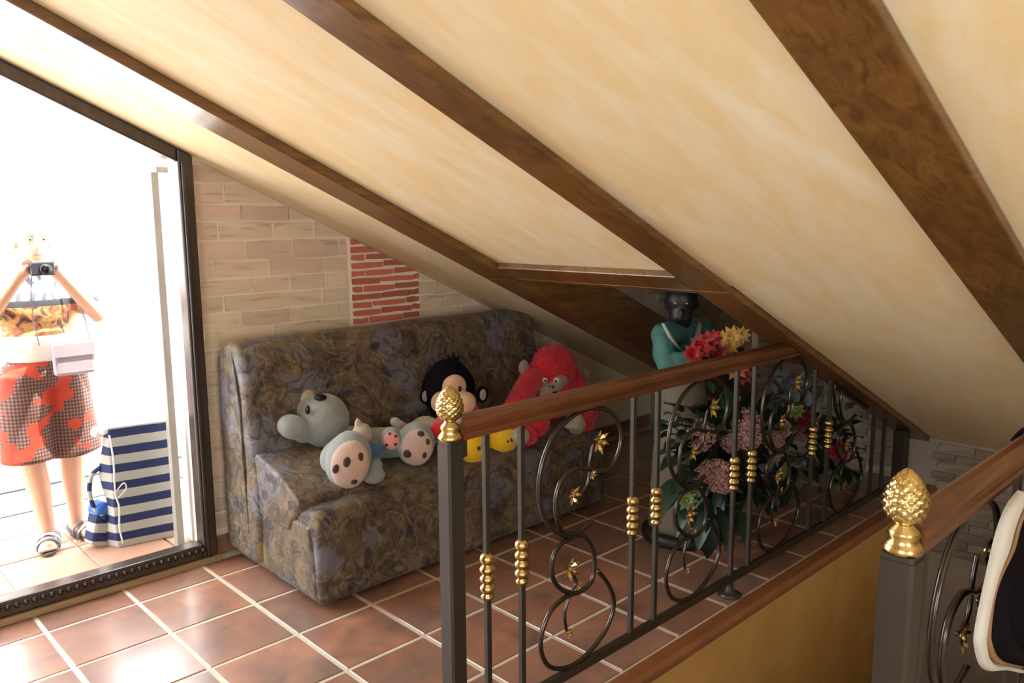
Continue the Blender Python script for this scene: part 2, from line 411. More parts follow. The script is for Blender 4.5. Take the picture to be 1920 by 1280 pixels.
def spline(pts, n=8, closed=False):
    P = [V(p) for p in pts]; out = []; N = len(P); rng = N if closed else N-1
    for i in range(rng):
        p0 = P[(i-1) % N] if (closed or i > 0) else P[0]; p1 = P[i]; p2 = P[(i+1) % N]; p3 = P[(i+2) % N] if (closed or i+2 < N) else P[-1]
        for k in range(n):
            t = k/n
            out.append(.5*((2*p1)+(p2-p0)*t+(2*p0-5*p1+4*p2-p3)*t*t+(3*p1-p0-3*p2+p3)*t**3))
    if not closed: out.append(P[-1])
    return out

# ------------------------------------------------------------------ the room
TH = math.radians(24.445); ST, CT = math.sin(TH), math.cos(TH); D = 2.383
WY, EX = 3.74, 5.12                      # back wall face, eaves wall face
NS = V((ST, 0, CT))
def roof_z(x): return (D-x*ST)/CT
def rp(x, y, off):                       # point of the roof slope above x, moved by off along its normal
    return V((x, y, roof_z(x)))+NS*off
def slope_box(mb, x0, x1, y0, y1, o0, o1):
    p = [rp(x, y, o) for o in (o0, o1) for x, y in ((x0, y0), (x1, y0), (x1, y1), (x0, y1))]
    return mb.add(p, [(0, 3, 2, 1), (4, 5, 6, 7), (0, 1, 5, 4), (1, 2, 6, 5), (2, 3, 7, 6), (3, 0, 4, 7)])

# floor: screed with the tiles laid on it as parts
fl = MB(); fl.box((-1.5, 1.63, -.22), (EX, 3.95, -.0035)); fl.box((-1.5, -3.1, -.22), (1.44, 1.63, -.0035)); fl.box((1.44, -3.1, -.22), (EX, .455, -.0035))
floor = struct(fl.build('floor', 'grout'))
PX, PY, X0, Y0 = .3545, .362, .730, 3.470
def tile_mesh(w, d):
    m = MB().box((-w/2, -d/2, -.013), (w/2, d/2, 0)); me = m.mesh('tile'); bm = bmesh.new(); bm.from_mesh(me)
    bmesh.ops.bevel(bm, geom=[e for e in bm.edges if all(v.co.z > -.001 for v in e.verts)], offset=.0025, segments=1, affect='EDGES')
    bm.to_mesh(me); bm.free(); me.materials.append(M['tile']); return me
TM = {}
def tile(xa, xb, ya, yb):
    w, d = round(xb-xa-.017, 3), round(yb-ya-.017, 3)
    if w < .03 or d < .03: return
    if (w, d) not in TM: TM[(w, d)] = tile_mesh(w, d)
    o = link('tile', TM[(w, d)], None, floor); o.location = ((xa+xb)/2, (ya+yb)/2, random.uniform(-.0012, .0006))
for i in range(-4, 13):
    for j in range(-8, 1):
        xa, xb = X0+PX*i, X0+PX*(i+1); ya, yb = Y0+PY*j, Y0+PY*(j+1)
        if j == 0: yb = 3.66
        xb = min(xb, EX-.01)
        if ya < 1.67 and xa > 1.3: continue
        if yb < 1.68:
            tile(xa, min(xb, 1.40), ya, yb)
        elif ya < 1.67: tile(xa, xb, 1.665, yb) if xa > 1.3 else tile(xa, xb, ya, yb)
        else: tile(xa, xb, ya, yb)
# narrow cut tiles along the stairwell edge
for i in range(2, 13):
    tile(X0+PX*i, min(X0+PX*(i+1), EX-.01), 1.668, Y0+PY*(-4)) if Y0+PY*(-4) > 1.7 else None

# nosing along the stairwell
nz = MB().prism([(1.668, -.004), (1.668, -.05), (1.605, -.05), (1.592, -.035), (1.592, -.012), (1.605, .004), (1.66, .004)], 1.36, EX-.005, 0)
struct(nz.build('trim_1', simple('terracotta nosing', (.30, .125, .05, 1), (.22, .085, .035, 1), 8, .35, coat=.2), None, False, .004))
# stairwell: ochre side wall, other walls, treads
struct(MB().box((1.36, 1.615, -2.4), (EX, 1.74, -.225)).box((1.445, 1.615, -.225), (EX, 1.629, -.051)).build('wall_stairwell_back', 'ochre'))
struct(MB().box((1.36, .34, -2.4), (EX, .465, -.225)).box((1.36, .456, -.225), (EX, .465, -.004)).build('wall_stairwell_front', 'ochre'))
struct(MB().box((1.30, .47, -2.4), (1.435, 1.61, -.225)).build('wall_stairwell_left', 'ochre'))
st = MB()
for k in range(11): st.box((1.45+.3*k, .475, -2.4), (1.45+.3*(k+1), 1.605, -.2*(k+1)))
st.box((4.75, .475, -2.4), (EX-.002, 1.605, -2.3))
struct(st.build('floor_stairs', 'tile'))

# ceiling, with the opening of the roof recess
HX0, HY0, HY1 = 2.76, 1.81, 2.83
cl = MB(); slope_box(cl, -1.6, HX0, -3.2, 3.92, 0, .14); slope_box(cl, HX0, 5.25, -3.2, 1.64, 0, .14); slope_box(cl, HX0, 5.25, 3.05, 3.92, 0, .14)
struct(cl.build('ceiling', 'ceiling'))
# rafters
def beam(name, x0, x1, y0, y1, deep_from=None, drop=.045):
    m = MB(); slope_box(m, x0, deep_from or x1, y0, y1, -drop, -.001)
    if deep_from: slope_box(m, deep_from, x1, y0, y1, -drop, .21)
    return m.build(name, 'beam', None, False, .006)
struct(beam('trim_2', -1.4, 5.09, 2.835, 3.045, HX0, .04), 'dark wooden rafter nearest the terrace door')
struct(beam('trim_3', -1.4, 5.09, 1.645, 1.805, HX0, .03), 'dark wooden rafter above the railing')
struct(beam('trim_4', -1.4, 5.09, .575, .765, None, .03), 'wide dark rafter nearest the viewer')
hd = MB(); slope_box(hd, 2.63, 2.76, 1.806, 2.834, -.03, -.001); slope_box(hd, 2.7601, 2.79, 1.806, 2.834, -.03, .21)
struct(hd.build('trim_5', 'beam', None, False, .005), 'dark header beam of the roof opening')
# recess above the opening
rc = MB(); rc.prism([(HX0+.0, roof_z(HX0)+.235), (5.10, roof_z(5.1)+.235), (5.10, 1.66), (HX0+.0, 1.66)], 2.86, 2.96, 1)
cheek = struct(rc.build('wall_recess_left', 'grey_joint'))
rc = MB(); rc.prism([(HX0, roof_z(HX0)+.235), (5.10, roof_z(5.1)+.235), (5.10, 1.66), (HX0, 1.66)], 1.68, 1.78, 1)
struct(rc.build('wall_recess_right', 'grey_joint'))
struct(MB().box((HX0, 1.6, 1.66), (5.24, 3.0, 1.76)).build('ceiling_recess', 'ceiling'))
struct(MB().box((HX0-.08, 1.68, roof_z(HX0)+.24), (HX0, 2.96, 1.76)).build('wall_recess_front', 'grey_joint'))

# back wall with the sloping-headed door opening
DX0, DX1 = -.62, 1.53
wb = MB()
wb.prism([(DX1, -.2), (5.22, -.2), (5.22, roof_z(5.22)), (DX1, roof_z(DX1))], WY, 3.90, 1)
wb.prism([(-1.6, -.2), (DX0, -.2), (DX0, roof_z(DX0)), (-1.6, roof_z(-1.6))], WY, 3.90, 1)
wall_back = struct(wb.build('wall_back', 'joint_wall'))
def clip(poly, f):
    out = []
    for i in range(len(poly)):
        a, b = poly[i], poly[(i+1) % len(poly)]; fa, fb = f(a), f(b)
        if fa <= 0: out.append(a)
        if fa*fb < 0:
            t = fa/(fa-fb); out.append((a[0]+(b[0]-a[0])*t, a[1]+(b[1]-a[1])*t))
    return out
rb = random.Random(3)
def wob(x0, x1, z0, z1, a=.006):
    return [(x0+rb.uniform(-a, a), z0+rb.uniform(-a, a)), ((x0+x1)/2, z0+rb.uniform(-a, a)), (x1+rb.uniform(-a, a), z0+rb.uniform(-a, a)),
            (x1+rb.uniform(-a, a), z1+rb.uniform(-a, a)), ((x0+x1)/2, z1+rb.uniform(-a, a)), (x0+rb.uniform(-a, a), z1+rb.uniform(-a, a))]
under = lambda p: p[1]-(roof_z(p[0])-.006)
RBX0, RBX1, RBZ0, RBZ1 = 2.375, 2.838, .93, 1.53
def piece(name, poly, mat, y0, y1, parent):
    poly = clip(poly, under)
    if len(poly) < 3: return
    A = abs(sum(poly[i][0]*poly[(i+1) % len(poly)][1]-poly[(i+1) % len(poly)][0]*poly[i][1] for i in range(len(poly))))/2
    if A < .0004: return
    MB().prism(poly, y0, y1, 1).build(name, mat, parent)
# red brick patch
patch = clip(clip([(RBX0, RBZ0), (RBX1, RBZ0), (RBX1, 1.6), (RBX0, 1.6)], under), lambda p: p[1]-1.56)
mo = MB().prism(patch, WY-.006, WY+.01, 1).build('mortar_bed', 'mortar', wall_back)
pitch = .0432; z = RBZ0; row = 0
while z < 1.53:
    x = RBX0+.004; first = True
    while x < RBX1-.02:
        w = rb.choice((.19, .21, .23)) if not (first and row % 2) else rb.uniform(.07, .14)
        x1 = min(x+w, RBX1-.002)
        tilt = .010*(x-RBX0)/.46
        piece('brick', wob(x+.006, x1-.007, z+.007+tilt, z+pitch-.008+tilt, .0035), 'brick_red', WY-.017-rb.uniform(0, .004), WY-.004, wall_back)
        x = x1; first = False
    z += pitch; row += 1
# painted-looking beige stone blocks on either side
z = .12; row = 0
while z < 1.93:
    h = rb.choice((.082, .09, .1)); x = 1.545-(.0 if row % 2 else .13)
    while x < 5.0:
        w = rb.uniform(.20, .30); a, b = max(x, 1.545), x+w
        for (lo, hi) in ((1.545, RBX0-.012 if z+h > RBZ0 else 5.0), (RBX1+.01, 5.0)):
            if z+h <= RBZ0 and lo > 2: continue
            a2, b2 = max(a, lo), min(b, hi)
            if b2-a2 > .03 and z+.03 < roof_z(a2):
                piece('stone_block', wob(a2+.006, b2-.006, z+.006, z+h-.006, .004), 'stone_pink' if (z > 1.3 and rb.random() < .6) or rb.random() < .12 else 'stone', WY-.005-rb.uniform(0, .006), WY+.003, wall_back)
        x += w
        if x > 3.9 and z < .8: break
    z += h; row += 1
struct(MB().prism([(WY-.001, .002), (WY-.014, .002), (WY-.014, .085), (WY-.001, .09)], 1.54, 5.1, 0).build('baseboard_back', 'tile'))

# eaves wall with whitewashed bricks
wr = MB().box((EX, -3.2, -2.4), (5.22, WY, .10))
wr.box((EX, 1.6, .10), (5.22, 3.06, 1.66))
wr.add([(EX, y, z) for y in (-3.2, 1.6) for z in (.1, roof_z(EX))]+[(5.22, y, z) for y in (-3.2, 1.6) for z in (.1, roof_z(5.22))],
       [(0, 2, 3, 1), (4, 5, 7, 6), (0, 1, 5, 4), (2, 6, 7, 3), (1, 3, 7, 5), (0, 4, 6, 2)])
wr.add([(EX, y, z) for y in (3.06, WY) for z in (.1, roof_z(EX))]+[(5.22, y, z) for y in (3.06, WY) for z in (.1, roof_z(5.22))],
       [(0, 2, 3, 1), (4, 5, 7, 6), (0, 1, 5, 4), (2, 6, 7, 3), (1, 3, 7, 5), (0, 4, 6, 2)])
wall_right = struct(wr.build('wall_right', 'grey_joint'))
BM = {}
def grey_brick(parent, c, w, axis):
    k = (round(w, 2), axis)
    if k not in BM:
        m = MB(); m.prism(wob(-w/2+.004, w/2-.004, -.024, .024, .003), -.009, .009, axis); BM[k] = m.mesh('brick'); BM[k].materials.append(M['grey_brick'])
    o = link('brick', BM[k], None, parent); o.location = c; return o
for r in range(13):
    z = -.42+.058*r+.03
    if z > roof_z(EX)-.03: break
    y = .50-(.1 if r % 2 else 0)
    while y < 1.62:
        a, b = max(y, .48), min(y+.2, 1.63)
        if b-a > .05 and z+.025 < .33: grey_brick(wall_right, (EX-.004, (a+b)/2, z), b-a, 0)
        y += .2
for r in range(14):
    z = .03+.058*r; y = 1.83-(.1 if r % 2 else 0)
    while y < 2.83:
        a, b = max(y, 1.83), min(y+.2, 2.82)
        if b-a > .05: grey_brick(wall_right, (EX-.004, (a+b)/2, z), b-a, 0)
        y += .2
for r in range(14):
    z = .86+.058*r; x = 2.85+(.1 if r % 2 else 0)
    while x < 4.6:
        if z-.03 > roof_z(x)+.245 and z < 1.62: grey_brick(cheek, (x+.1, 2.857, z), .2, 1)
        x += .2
# the other walls of the room, out of the picture, with window openings added for daylight
wl = MB(); wl.box((-1.7, -3.2, -.2), (-1.55, 3.9, .9)); wl.box((-1.7, -3.2, 2.1), (-1.55, 3.9, roof_z(-1.6)+.3))
wl.box((-1.7, -3.2, .9), (-1.55, -1.1, 2.1)); wl.box((-1.7, .3, .9), (-1.55, 3.9, 2.1))
struct(wl.build('wall_left', 'stone_plain'))
wf = MB(); wf.prism([(-1.55, -.2), (-1.3, -.2), (-1.3, roof_z(-1.3)), (-1.55, roof_z(-1.55))], -3.2, -3.08, 1)
wf.prism([(.1, -.2), (5.1, -.2), (5.1, roof_z(5.1)), (.1, roof_z(.1))], -3.2, -3.08, 1)
wf.box((-1.3, -3.2, -.2), (.1, -3.08, .7)); wf.prism([(-1.3, 2.2), (.1, 2.2), (.1, roof_z(.1)), (-1.3, roof_z(-1.3))], -3.2, -3.08, 1)
struct(wf.build('wall_front', 'stone_plain'))

# terrace door: dark frame following the slope
door = thing('door_1', '', 'door', (1.5, 3.68, 0)); del door['label']; del door['category']; struct(door)
FY0, FY1 = 3.655, 3.735
fr = MB(); fr.prism([(1.455, .03), (1.525, .03), (1.525, roof_z(1.525)-.005), (1.455, roof_z(1.455)-.005)], FY0, FY1, 1)
fr.build('jamb', 'dark_wood', door, False, .008)
fr = MB(); fr.prism([(1.468, .03), (1.485, .03), (1.485, roof_z(1.485)-.06), (1.468, roof_z(1.468)-.06)], FY0-.012, FY0, 1)
fr.build('jamb_moulding', 'dark_wood', door, True, .004)
fr = MB(); fr.prism([(-.62, roof_z(-.62)-.004), (1.455, roof_z(1.455)-.004), (1.455, roof_z(1.455)-.068), (-.62, roof_z(-.62)-.068)], FY0, FY1, 1)
fr.build('frame_head', 'dark_wood', door, False, .008)
fr = MB(); fr.box((-.62, FY0, .03), (1.455, FY1, .10)); fr.build('bottom_rail', 'dark_wood', door, False, .008)
fr = MB(); fr.box((-.62, FY0, .03), (-.55, FY1, roof_z(-.62)-.1)); fr.build('jamb', 'dark_wood', door, False, .008)
fr = MB(); fr.box((-.62, FY0-.01, 0.001), (1.53, FY1, .03)); fr.build('sill', 'tan_wood', door)
bd = MB().ell((0, 0, 0), (.013, .009, .013), None, 10, 6).mesh('bead'); bd.materials.append(M['iron'])
for k in range(62):
    b = link('bead', bd, None, door, True); b.matrix_parent_inverse = wm(door).inverted(); b.location = (-.53+.0325*k, FY0-.004, .072)
# outer jamb, its roller and the white reveal
fr = MB(); fr.box((1.445, 3.955, .0), (1.482, 4.0, 1.86)); fr.build('outer_post', 'jamb_grey', door, False, .005)
fr = MB(); fr.box((1.462, 3.93, 1.855), (1.52, 4.0, 1.885)); fr.build('roller', 'jamb_grey', door, False, .005)
fr = MB(); fr.prism([(1.531, .0), (1.60, .0), (1.60, roof_z(1.6)-.02), (1.531, roof_z(1.531)-.02)], 3.905, 4.05, 1); fr.build('reveal', 'white_wall', door)

# terrace
tf = MB(); tf.box((-4, 3.95, -.2), (6, 8, -.012)); terr = struct(tf.build('floor_terrace', 'grout'))
tm = tile_mesh(PX-.012, PY-.012); tm.materials.clear(); tm.materials.append(M['terrace_tile'])
for i in range(-5, 5):
    for j in range(0, 3):
        o = link('tile', tm, None, terr); o.location = (X0+PX*(i+.5), 3.97+PY*(j+.5), 0)
struct(MB().box((-4, 5.06, -.012), (6, 5.50, .004)).build('floor_band', 'bluegrey'))  # blue-grey strip across the far terrace floor
struct(MB().box((-4, 5.50, -.012), (6, 5.53, .012)).build('trim_6', 'line_dark'))
struct(MB().box((-4, 5.62, -.2), (6, 5.78, 1.15)).build('wall_terrace', 'white_wall', None, False, .02))

#PART2
# ------------------------------------------------------------------ stair railings
HY = 1.72
def baluster(parent, x, y, z0, z1, collar=(.475, .625)):
    b = MB().box((x-.009, y-.009, z0), (x+.009, y+.009, z1)).build('baluster', 'brown_metal', parent, False, .002)
    if collar:
        c0, c1 = collar; h = c1-c0
        prof = [(.012, 0), (.021, .04), (.021, .10), (.014, .13)]
        for k in range(3):
            q = .15+.2*k; prof += [(.015, q), (.023, q+.06), (.025, q+.10), (.023, q+.14), (.015, q+.19)]
        prof += [(.014, .76), (.021, .80), (.024, .87), (.021, .94), (.012, 1)]
        MB().lathe([(r, zz*h) for r, zz in prof], (x, y, c0), 14).build('brass_collar', 'gold', b, True)
    return b
def finial(parent, x, y, z, s=1.0):
    foot = [(.034, 0), (.036, .008), (.031, .016), (.024, .026), (.029, .034), (.026, .042), (.016, .052), (.014, .058)]
    m = MB().lathe([(r*s, q*s) for r, q in foot], (x, y, z), 24)
    n, seg = 40, 64; prof = []
    for i in range(n+1):
        t = i/n
        r = .0385*max(0, math.sin(PI*(t*.955+.045)**.74))**.62 if t < .995 else .003
        prof.append((max(r, .0015), .056+.102*t))
    H = .102
    def fn(a, zz):
        t = (zz/s-.056)/H
        q = 15*t
        return 1+.13*(abs(math.sin(5.5*a+q*1.3))*abs(math.sin(5.5*a-q*1.3))-.35)*(1 if .06 < t < .98 else .2)
    m.lathe([(r*s, q*s) for r, q in prof], (x, y, z), seg, fn)
    return m.build('finial', 'gold', parent, True)
def newel(parent, x, y, z0, z1, a=.029):
    c = a*.45
    poly = [(x-a+c*.5, y-a), (x+a-c*.5, y-a), (x+a, y-a+c*.5), (x+a, y+a-c*.5), (x+a-c*.5, y+a), (x-a+c*.5, y+a), (x-a, y+a-c*.5), (x-a, y-a+c*.5)]
    m = MB().prism(poly, z0, z1-.012, 2)
    m.prism([(x+(px-x)*.93, y+(py-y)*.93) for px, py in poly], z1-.012, z1, 2)
    m.build('newel_post', 'brown_metal', parent)
    finial(parent, x, y, z1)
def rail_profile(y, z, s=1.0):
    p = [(-.024, 0), (.024, 0), (.026, .012), (.021, .017), (.026, .026), (.031, .040), (.030, .052), (.022, .064), (.008, .070), (-.008, .070), (-.022, .064), (-.030, .052), (-.031, .040), (-.026, .026), (-.021, .017), (-.026, .012)]
    return [(y+a*s, z+b*s) for a, b in p]
SCROLL_UP = [(2.03, .590), (1.95, .568), (1.875, .60), (1.843, .69), (1.87, .77), (1.955, .797), (2.05, .768), (2.135, .765), (2.184, .85), (2.15, .94), (2.06, .985), (1.96, .990), (1.85, .945), (1.785, .86), (1.765, .76), (1.79, .67), (1.85, .60), (1.93, .560)]
SCROLL_LOW = [(1.93, .560), (1.99, .545), (2.04, .47), (2.032, .378), (1.965, .352), (1.885, .385), (1.835, .44), (1.828, .51), (1.866, .552), (1.93, .560)]
SCROLL_BASE = [(1.965, .352), (1.885, .357), (1.81, .325), (1.772, .24), (1.80, .155), (1.87, .107), (1.96, .095), (2.06, .125), (2.13, .18), (2.155, .25), (2.12, .33), (2.06, .40)]
STEM_UP = [(2.035, .865), (2.016, .815), (2.013, .764), (2.0, .725), (1.965, .705), (1.93, .71)]
STEM_LOW = [(1.90, .455), (1.935, .42), (1.947, .39), (1.92, .36), (1.89, .30), (1.90, .235)]
star = None
def star_mesh():
    m = MB()
    for k in range(6):
        a = 2*PI*k/6; d = V((math.cos(a), -.35, math.sin(a))); u = V((-math.sin(a), 0, math.cos(a)))
        b = d*.006; mid = d*.022; tip = d*.040
        m.add([b+u*.004, mid+u*.010, tip, mid-u*.010, b-u*.004, mid+V((0, -.006, 0)), mid+V((0, .004, 0))],
              [(0, 1, 5), (1, 2, 5), (2, 3, 5), (3, 4, 5), (4, 0, 5), (1, 0, 6), (2, 1, 6), (3, 2, 6), (4, 3, 6), (0, 4, 6)])
    m.ell((0, -.006, 0), .009, None, 8, 6)
    me = m.mesh('blossom'); me.materials.append(M['gold']); return me
STAR = star_mesh()
def scroll(parent, dx, y, ceil=None, z=0):
    def P(L): return [(a+dx, y, b+z) for a, b in L]
    def cut(pts):
        out = []
        for p in spline(pts, 7):
            if ceil and p.z > ceil(p.x): p = V((p.x, p.y, ceil(p.x)))
            out.append(p)
        return out
    up, low, base = P(SCROLL_UP), P(SCROLL_LOW), P(SCROLL_BASE)
    m = MB(); cl_ = lambda p: ceil and ceil(p[0]) < p[2]-.02
    for L in (up, low, base):
        m.tube(cut(L), .0085, 7)
    for L in (P(STEM_UP), P(STEM_LOW)):
        if not any(cl_(p) for p in L): m.tube(spline(L, 5), [.006]*((len(L)-1)*5+1), 6)
    o = m.build('scroll', 'iron', parent, True)
    for (a, b, s) in ((2.045, .873, 1.15), (2.013, .764, .5), (1.915, .715, .9), (1.90, .462, 1.1), (1.947, .385, .4), (1.90, .235, .55)):
        if ceil and ceil(a+dx) < b+z+.03: continue
        q = link('blossom', STAR, None, o); q.location = (a+dx, y-.012, b+z); q.scale = (s, s, s); q.rotation_euler = (0, random.uniform(0, 1), 0)
    return o
RA = thing('stair_railing', 'long far railing of dark metal scrolls and varnished handrail beside the sofa', 'railing', (1.40, HY, 0))
newel(RA, 1.405, HY, -.0, 1.005)
beam_under = lambda x: roof_z(x)-.047
hx = (D-1.072*CT-.036)/ST
hr = MB()
n = len(rail_profile(0, 0)); pr = rail_profile(HY, 1.0)
hr.add([(1.436, a, b) for a, b in pr]+[((D-b*CT-.036)/ST, a, b) for a, b in pr],
       [tuple(range(n)), tuple(range(2*n-1, n-1, -1))]+[(i, n+i, n+(i+1) % n, (i+1) % n) for i in range(n)])
hr.build('handrail', 'rail_wood', RA, False)
MB().box((1.425, HY-.012, .945), (1.46, HY+.012, 1.03)).build('rail_bracket', 'brown_metal', RA, False, .004)
MB().box((1.43, HY-.012, .058), (4.845, HY+.012, .092)).build('bottom_rail', 'brown_metal', RA, False, .004)
for x in (1.54, 1.688, 2.255, 2.40, 2.955, 3.10, 3.675, 3.845, 4.41, 4.565):
    top = min(1.0, beam_under(x)+.004)
    baluster(RA, x, HY, .09, top, (.475, .625) if top > .66 else None)
for dx in (0, .705, 1.41, 2.13):
    scroll(RA, dx, HY, lambda x: min(1.0, beam_under(x)))
MB().box((4.80, HY-.035, 0), (4.87, HY+.035, beam_under(4.835)+.012)).build('end_post', 'brown_metal', RA, False, .004)
m = MB().lathe([(.05, 0), (.052, .006), (.03, .014), (.016, .03), (.013, .06)], (2.955, HY, .0), 20); m.build('floor_foot', 'brown_metal', RA, True)

NX, NY = 1.49, .515
RB = thing('stair_railing', 'near railing with large golden pinecone finial at the lower right', 'railing', (NX, NY, 0))
newel(RB, NX, NY, 0, 1.012, .031)
pr = rail_profile(NY, 1.0, 1.0)
MB().prism([(a, b) for a, b in pr], 1.525, 3.30, 0).build('handrail', 'rail_wood', RB, False)
MB().box((1.53, NY-.012, .055), (4.7, NY+.012, .09)).build('bottom_rail', 'brown_metal', RB, False, .004)
for x in (1.60, 2.24, 2.385, 2.95, 3.10):
    baluster(RB, x, NY, .088, min(1.0, roof_z(x)-.047))
for dx in (-.02, .69): scroll(RB, dx-.06, NY)
MB().lathe([(.05, 0), (.052, .006), (.03, .014), (.016, .03), (.013, .06)], (2.24, NY, .0), 20).build('floor_foot', 'brown_metal', RB, True)

# ------------------------------------------------------------------ sofa
SF = thing('sofa', 'dark floral two-seat sofa bed against the brick wall', 'sofa', (2.5, 3.25, 0))
def soft(poly, x0, x1, name, bev, seg=5, sub=0, amp=.006):
    """cushion: profile in (y,z) swept along x, rounded, slightly uneven"""
    m = MB().prism(poly, x0, x1, 0); me = m.mesh(name); bm = bmesh.new(); bm.from_mesh(me)
    bmesh.ops.bevel(bm, geom=list(bm.edges), offset=bev, segments=seg, profile=.5, affect='EDGES', clamp_overlap=True)
    bmesh.ops.subdivide_edges(bm, edges=[e for e in bm.edges if e.calc_length() > .12], cuts=6, use_grid_fill=True)
    bmesh.ops.triangulate(bm, faces=[f for f in bm.faces if len(f.verts) > 4])
    for v in bm.verts: v.co += V((mnoise.noise(v.co*5), mnoise.noise(v.co*5+V((9, 0, 0))), mnoise.noise(v.co*5+V((0, 9, 0)))))*amp
    bm.to_mesh(me); bm.free(); return link(name, me, 'fabric', SF, True)
soft([(2.85, .03), (3.60, .03), (3.60, .38), (2.90, .36)], 1.598, 3.462, 'base', .022)
soft([(3.665, .05), (3.69, .55), (3.675, .98), (3.61, 1.075), (3.49, 1.085), (3.41, 1.02), (3.35, .75), (3.30, .42), (3.32, .05)], 1.575, 3.47, 'backrest', .045, 5, 0, .008)
soft([(3.40, .22), (3.40, .47), (3.22, .475), (2.96, .452), (2.93, .40), (2.97, .22)], 1.70, 3.46, 'seat_cushion', .03, 5, 0, .008)
soft([(3.50, .585), (3.33, .585), (3.12, .525), (2.96, .455), (2.945, .425), (3.04, .345), (3.06, .30), (3.42, .30)], 1.588, 1.93, 'seat_end', .028, 5, 0, .006)
soft([(2.832, .02), (2.832, .375), (2.868, .425), (2.99, .43), (3.03, .39), (3.03, .30), (2.91, .28), (2.90, .02)], 1.606, 3.46, 'front_cushion', .028, 5, 0, .007)
for x in (1.72, 3.3):
    MB().lathe([(.018, 0), (.02, .025)], (x, 2.90, 0), 12).build('foot', 'black_shiny', SF, True)
    MB().lathe([(.018, 0), (.02, .035)], (x, 3.58, 0), 12).build('foot', 'black_shiny', SF, True)
# twisted piping where the arm meets the backrest
MB().tube(spline([(1.583, 3.42, .08), (1.576, 3.42, .30), (1.569, 3.42, .55), (1.569, 3.42, .75), (1.570, 3.46, .95), (1.588, 3.52, 1.05)], 6), .006, 8).build('piping', 'fabric', SF, True)

# ------------------------------------------------------------------ plush toys
def ball(name, mat, par, P, r, rot=None, disp=.0): 
    return MB().ell(P, r, rot).build(name, mat, par, True)
def face_frame(P):
    """axes at P looking at the viewer: right, up, towards the viewer"""
    t = (EYE-V(P)); t.z *= .6; t.normalize(); r = V((0, 0, 1)).cross(t).normalized(); return r, t.cross(r), t
def oriented(vn, vu):
    n_ = V(vn).normalized(); x_ = V(vu).cross(n_).normalized(); y_ = n_.cross(x_)
    return Matrix((x_, y_, n_)).transposed().to_euler()
# 1 big grey dog lying on its back, soles to the front
hC = at(608, 788, 3.31); f1 = at(653, 862, 2.99); f2 = at(779, 832, 3.03)
f1.z = max(f1.z, .56)
A = thing('plush_dog', 'large grey plush dog lying back with pink spotted soles, leftmost on the sofa', 'plush toy', (hC.x+.1, 3.15, .47))
body = MB()
bc = V((2.03, 3.22, .555)); body.ell(bc, (.15, .13, .095), (0, 0, .3)); body.cap(bc, (f1.x+.01, f1.y+.10, .555), .085, .085); body.cap(bc+V((.05, 0, 0)), (f2.x, f2.y+.10, .55), .08, .075)
body.cap(bc+V((-.06, .04, .02)), hC+V((.03, .01, -.04)), .08, .07)
link('body', blob(body, .012, 5), 'grey_plush', A, True)
hd_ = MB(); hd_.ell(hC, (size(49, hC), size(46, hC), size(52, hC)), (0, -.25, .2)); hd_.ell(hC+V((-.035, .06, .045)), (.09, .08, .075))
link('head', blob(hd_, .010, 6), 'grey_plush', A, True)
ball('nose', 'black_shiny', A, at(601, 745, 3.27), (.033, .022, .017), (0, .15, 0))
ball('eye', 'black_shiny', A, at(577, 768, 3.26), (.012, .010, .022))  # black ball standing in for the shade between ear and head
e1 = at(573, 758, 3.38); ball('ear', 'beige_plush', A, e1, (.055, .03, .075), (0, .3, 0))
aC = at(548, 800, 3.30); link('arm', blob(MB().ell(aC, (.075, .065, .058), (0, .45, 0)).ell(aC+V((.07, .02, -.04)), (.06, .05, .055)), .010, 6), 'grey_plush', A, True)
def sole_foot(P, rw, rh, tilt, pads, par, mat_top, mat_sole, mat_pad, depth=.085):
    r, u, t = face_frame(P)
    rot = Matrix((r*math.cos(tilt)+u*math.sin(tilt), -r*math.sin(tilt)+u*math.cos(tilt), t)).transposed()
    e = rot.to_euler()
    ft = MB().ell(V(P)-t*.02, (rw, rh, depth), e).build('foot', mat_top, par, True)
    so_ = MB().ell(V(P)+t*(depth*.45)-u*rh*.12+r*rw*.07, (rw*.83, rh*.82, depth*.40), e).build('sole', mat_sole, ft, True)
    for (a, b, pr_, ps) in pads:
        rr = ((a/.84)**2+((b+.10)/.84)**2); zz = depth*.45+depth*.40*math.sqrt(max(0, 1-rr))
        q = V(P)+rot @ V((a*rw, b*rh, 0))+t*(zz-.002)
        MB().ell(q, (pr_*rw, ps*rw, .007), (rot @ Matrix.Rotation(a*.3, 3, 'Z')).to_euler(), 12, 6).build('toe_pad', mat_pad, so_, True)
sole_foot(f1, size(43, f1), size(55, f1), -.22, [(-.46, -.30, .15, .21), (-.06, -.02, .17, .24), (.46, .20, .15, .22), (.38, -.62, .17, .15)], A, 'grey_plush', 'pink_plush', 'brown_pad')
sole_foot(f2, size(36, f2), size(42, f2), -.15, [(.20, .50, .20, .19), (.58, .18, .15, .2), (.50, -.38, .15, .2), (-.35, -.42, .24, .22)], A, 'grey_plush', 'pink_plush', 'brown_pad', .07)
